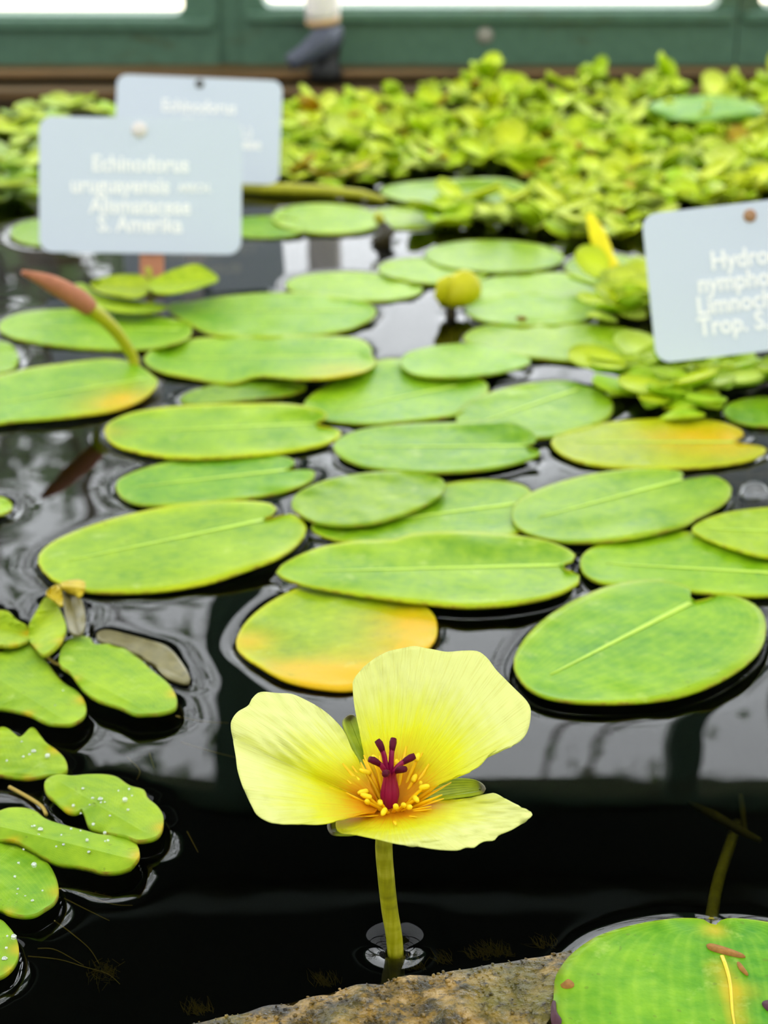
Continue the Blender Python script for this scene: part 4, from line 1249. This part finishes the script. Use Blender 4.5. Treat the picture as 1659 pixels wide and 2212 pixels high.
for k, (px, py) in enumerate([(1350,822),(1395,845),(1435,868),(1460,815),(1515,842),(1520,800),(1590,805),(1640,825),(1375,800),(1480,880)]):
    rosette(on_z(px, py, 0.001), 1.35, (1, 10), 'small pale rosette floating below the single label', 'rosettes below the single label', pal=[(186,214,70), (178,212,40), (196,216,110), (170,206,20)], rr=rr)
for k, (px, py, sc) in enumerate([(30,410,2.2),(25,330,1.5),(75,345,1.5),(55,300,1.6),(160,330,1.6),(20,280,1.4),(100,270,1.4),(200,290,1.5),(60,250,1.4),(150,245,1.4),(230,250,1.4),(10,370,1.4),(60,385,1.4)]):
    rosette(on_z(px, py, 0.001), sc, (2, 16), 'pale olive floating rosette behind the front label', 'rosettes behind the labels', pal=[(168,186,110), (150,178,96), (176,190,90), (160,190,60)], rr=rr)

# each of the countable clumps: tell its members apart by their order across the picture
ORD = ['leftmost', 'second from left', 'third from left', 'fourth from left', 'fifth from left', 'sixth from left', 'seventh from left', 'eighth from left',
       'ninth from left', 'tenth from left', 'eleventh from left', 'twelfth from left', 'thirteenth from left']
for grp in ('rosettes before the dusty leaf', 'rosettes beside the single label', 'rosettes below the single label', 'rosettes behind the labels'):
    mem = [o for o in col.objects if o.get('group') == grp]
    mem.sort(key=lambda o: o.location.x / o.location.y)
    for i, o in enumerate(mem): o['label'] = o['label'] + ', ' + ORD[i]

# bluish raised leaf on the carpet
o, r = build_blade('raised_leaf', [(1395,232),(1440,214),(1510,207),(1590,212),(1645,232),(1640,250),(1570,258),(1490,260),(1430,250)], [(1640,236),(1405,234)], 0.020, M['small'], (92,158,92), 0.1, n=44, K=7, lift=0.004, dome=0.004, seed=4, thick=0.001, meniscus=0)
tag(o, 'bluish green leaf lying raised on the far lime carpet', 'leaf')
midrib(o, r, M['rib'], 0.0008, 0.0042)

# ------------------------------------------------------------------ plant labels
def text_mesh(body, size):
    cu = bpy.data.curves.new('lettering', 'FONT')
    cu.body = body; cu.size = size; cu.align_x = 'CENTER'; cu.align_y = 'CENTER'; cu.extrude = 0.0001; cu.offset = size * 0.022
    cu.resolution_u = 3
    ob = bpy.data.objects.new('tmp', cu); col.objects.link(ob)
    dg = bpy.context.evaluated_depsgraph_get()
    me = bpy.data.meshes.new_from_object(ob.evaluated_get(dg))
    bpy.data.objects.remove(ob); bpy.data.curves.remove(cu)
    return me

def sign(label, center_px, base_y, w_px, h_px, roll, lines, rivet_px_off, rivet_mat, tiltback=18, stake_x=0.0, yaw=0.0, hide_stake=False):
    bp_ = on_z(center_px[0], base_y, 0.0)
    tb = math.radians(tiltback)
    v = np.array([0, math.sin(tb), math.cos(tb)]); n_ = np.array([0, -math.cos(tb), math.sin(tb)])
    c = on_plane(center_px[0], center_px[1], bp_, n_)
    depth = np.dot(c - CAM, FWD)
    w = w_px * depth / F; h = h_px * depth / F
    ro = math.radians(roll)
    X = np.array([math.cos(ro), 0, 0]) + v * (-math.sin(ro)); Yv = v * math.cos(ro) + np.array([math.sin(ro), 0, 0])
    Mx = Matrix(((X[0], Yv[0], n_[0], c[0]), (X[1], Yv[1], n_[1], c[1]), (X[2], Yv[2], n_[2], c[2]), (0, 0, 0, 1)))
    root = empty('plant_label', (0, 0, 0)); root.matrix_world = Mx
    tag(root, label, 'label', 'plant labels in the pond')
    r_, n = 0.10 * h, 7
    lp = []
    for cx, cy, a0 in ((w / 2 - r_, h / 2 - r_, 0), (-w / 2 + r_, h / 2 - r_, 90), (-w / 2 + r_, -h / 2 + r_, 180), (w / 2 - r_, -h / 2 + r_, 270)):
        for k in range(n):
            a = math.radians(a0 + 90 * k / (n - 1)); lp.append((cx + r_ * math.cos(a), cy + r_ * math.sin(a)))
    m = len(lp); th = 0.0016
    V = [(x, y, 0) for x, y in lp] + [(x, y, -th) for x, y in lp]
    Fc = [tuple(range(m)), tuple(range(2 * m - 1, m - 1, -1))] + [(i, m + i, m + (i + 1) % m, (i + 1) % m) for i in range(m)]
    def loc(name, me, mat):
        if len(me.materials) == 0: me.materials.append(mat)
        o = bpy.data.objects.new(name, me); col.objects.link(o); o.parent = root
        return o
    pl = loc('plate', mesh_from('plate', V, Fc), M['plate'])
    for txt, fx, fy, fs in lines:
        me = text_mesh(txt, fs * h)
        o = loc('lettering', me, M['letter']); o.location = (fx * w, fy * h, 0.0002); o.scale = (0.87, 1, 1)
    bm = bmesh.new(); bmesh.ops.create_uvsphere(bm, u_segments=14, v_segments=8, radius=0.0027 * (1.45 if rivet_mat == 'rivet_steel' else 1))
    for q in bm.verts: q.co.z *= 0.5
    me = bpy.data.meshes.new('rivet'); bm.to_mesh(me); bm.free()
    o = loc('rivet', me, M[rivet_mat]); o.location = (rivet_px_off[0] * w, rivet_px_off[1] * h, 0)
    # flat stake behind the plate, down into the pond
    top = rivet_px_off[1] * h; x = rivet_px_off[0] * w + stake_x
    bot = -(h / 2) - 0.09
    sw, sd = 0.0058, 0.0016
    V = [(x + a, y, z) for a in (-sw, sw) for y in (bot, top) for z in (-th - sd, -th)]
    f = [(0, 1, 3, 2), (4, 6, 7, 5), (0, 4, 5, 1), (2, 3, 7, 6), (0, 2, 6, 4), (1, 5, 7, 3)]
    loc('stake', mesh_from('stake', V, f), M['stake'])
    return root

sign('pale grey label in front with a shiny rivet, lettered Echinodorus uruguayensis', (303, 401), 600, 437, 290, 0.8,
     [('Echinodorus', 0.0, 0.155, 0.165), ('uruguayensis', -0.10, -0.005, 0.165), ('ARECH.', 0.27, -0.015, 0.085), ('Alismataceae', 0.0, -0.155, 0.165), ('S. Amerika', 0.0, -0.29, 0.165)],
     (-0.005, 0.41), 'rivet_steel', stake_x=0.006)
sign('pale blue label partly hidden behind the front label', (428, 280), 425, 357, 222, 2.3,
     [('Echinodorus', 0.0, 0.215, 0.165), ('cordifolius', -0.06, 0.06, 0.15), ('(L.)', 0.28, -0.01, 0.13), ('Alismataceae', 0.17, -0.12, 0.15)],
     (0.0, 0.44), 'rivet_dark')
sign('pale blue label leaning at the edge of the frame, lettered Hydrocleys nymphoides', (1664, 595), 860, 525, 322, -6.5,
     [('Hydrocleys', -0.03, 0.135, 0.172), ('nymphoides', -0.08, -0.01, 0.172), ('Limnocharitaceae', 0.01, -0.155, 0.172), ('Trop. S. Amerika', 0.0, -0.295, 0.172)],
     (-0.06, 0.41), 'rivet_brass', stake_x=0.014)

# ------------------------------------------------------------------ pipe with spout on the far frame
yp = WY - 0.03
pb_ = on_y(706, 140, yp)
root = tag(empty('water_pipe', tuple(pb_)), 'white upright pipe with tan collar and dark angled spout before the green frame', 'pipe')
def PY(x, y, d=0): return on_y(x, y, yp + d)
tube('pipe', [PY(697, 42), PY(697, 20), PY(694, -40), PY(690, -300)], 0.0125, M['pipe'], root, 16)
tube('collar', [PY(699, 54), PY(698, 47), PY(697, 40)], [0.0110, 0.0125, 0.0128], M['brass'], root, 16)
q = crom(np.array([PY(716, 56), PY(712, 72, -0.002), PY(695, 92, -0.008), PY(668, 112, -0.012), PY(640, 128, -0.016), PY(624, 136, -0.018)]), 22, False)
tube('spout', q, np.interp(np.linspace(0, 1, 22), [0, .3, .75, 1], [0.0085, 0.0112, 0.0072, 0.0058]), M['nozzle'], root, 16)
q = [PY(718, 70), PY(712, 100, 0.004), PY(706, 130, 0.004), PY(704, 158, 0.0), PY(704, 170, 0.0)]
tag(tube('valve_body', q, [0.0085, 0.0085, 0.0092, 0.0125, 0.011], M['black'], root, 14), 'black round valve body')

# ------------------------------------------------------------------ water surface with menisci
def axis(fine0, fine1, df, mid0, mid1, dm, far0, far1, dfar):
    a = list(np.arange(fine0, fine1, df))
    b = list(np.arange(fine1, mid1, dm)) + list(np.arange(mid1, far1 + 1e-6, dfar))
    c = list(np.arange(fine0 - dm, mid0, -dm)) + list(np.arange(mid0, far0 - 1e-6, -dfar)) if mid0 < fine0 else list(np.arange(fine0 - dfar, far0, -dfar))
    return np.array(sorted(set([round(v, 6) for v in a + b + c] + [far0, far1])))
xs = axis(-0.135, 0.135, 0.0006, -0.30, 0.30, 0.003, -1.1, 1.1, 0.08)
ys = axis(0.285, 0.60, 0.0006, 0.285, 1.352, 0.002, -0.25, 1.352, 0.05)
GX, GY = np.meshgrid(xs, ys)
ADD = np.zeros_like(GX); POS = np.zeros_like(GX); INS = np.zeros(GX.shape, bool)
LAM = 0.0020
for poly, amp, lv in contacts:
    x0, y0 = poly.min(axis=0) - 0.018; x1, y1 = poly.max(axis=0) + 0.018
    i0, i1 = np.searchsorted(xs, [x0, x1]); j0, j1 = np.searchsorted(ys, [y0, y1])
    if i1 <= i0 or j1 <= j0: continue
    X = GX[j0:j1, i0:i1].ravel(); Y = GY[j0:j1, i0:i1].ravel()
    m = len(poly); d2 = np.full(X.shape, 1e9); ins = np.zeros(X.shape, bool)
    for i in range(m):
        ax_, ay_ = poly[i]; bx_, by_ = poly[(i + 1) % m]
        ex, ey = bx_ - ax_, by_ - ay_
        L2 = ex * ex + ey * ey + 1e-18
        t = np.clip(((X - ax_) * ex + (Y - ay_) * ey) / L2, 0, 1)
        d2 = np.minimum(d2, (X - ax_ - t * ex) ** 2 + (Y - ay_ - t * ey) ** 2)
        if abs(ey) > 1e-12:
            c = (ay_ > Y) != (by_ > Y)
            ins ^= c & (X < ex * (Y - ay_) / ey + ax_)
    d = np.sqrt(d2); d[ins] = 0
    h = amp * np.exp(-d / LAM)
    sh = (j1 - j0, i1 - i0)
    TGT = ADD if amp > 0 else POS
    TGT[j0:j1, i0:i1] = np.hypot(TGT[j0:j1, i0:i1], h.reshape(sh))
    INS[j0:j1, i0:i1] |= ins.reshape(sh)
# stems
for (cx, cy, r_, amp) in ((SB[0], SB[1], 0.0017, 0.0030), (b[0], b[1], 0.0022, 0.001), (pb[0], pb[1], 0.004, 0.001)):
    d = np.maximum(np.hypot(GX - cx, GY - cy) - r_, 0)
    ADD = np.hypot(ADD, amp * np.exp(-d / 0.0024))
Z = POS - ADD
Z[INS] -= 0.0006 + POS[INS]
# faint swell
Z += 0.00006 * pnoise(GX * 55, GY * 55, 71) * np.clip((GY - 0.40) / 0.2, 0, 1)
ny_, nx_ = GX.shape
co = np.stack([GX, GY, Z], -1).reshape(-1, 3).astype(np.float32)
idx = np.arange(nx_ * ny_).reshape(ny_, nx_)
quads = np.stack([idx[:-1, :-1], idx[:-1, 1:], idx[1:, 1:], idx[1:, :-1]], -1).reshape(-1, 4)
me = bpy.data.meshes.new('water')
me.vertices.add(len(co)); me.vertices.foreach_set('co', co.ravel())
me.loops.add(quads.size); me.loops.foreach_set('vertex_index', quads.ravel().astype(np.int32))
me.polygons.add(len(quads)); me.polygons.foreach_set('loop_start', np.arange(0, quads.size, 4, dtype=np.int32))
try: me.polygons.foreach_set('loop_total', np.full(len(quads), 4, dtype=np.int32))
except Exception: pass
me.polygons.foreach_set('use_smooth', np.ones(len(quads), dtype=bool))
me.update(calc_edges=True); me.validate()
wo = link('water', me, M['water'])
tag(wo, 'still dark pond water reflecting the windows', kind='structure')
print('water quads', len(quads), 'rosettes', cnt)
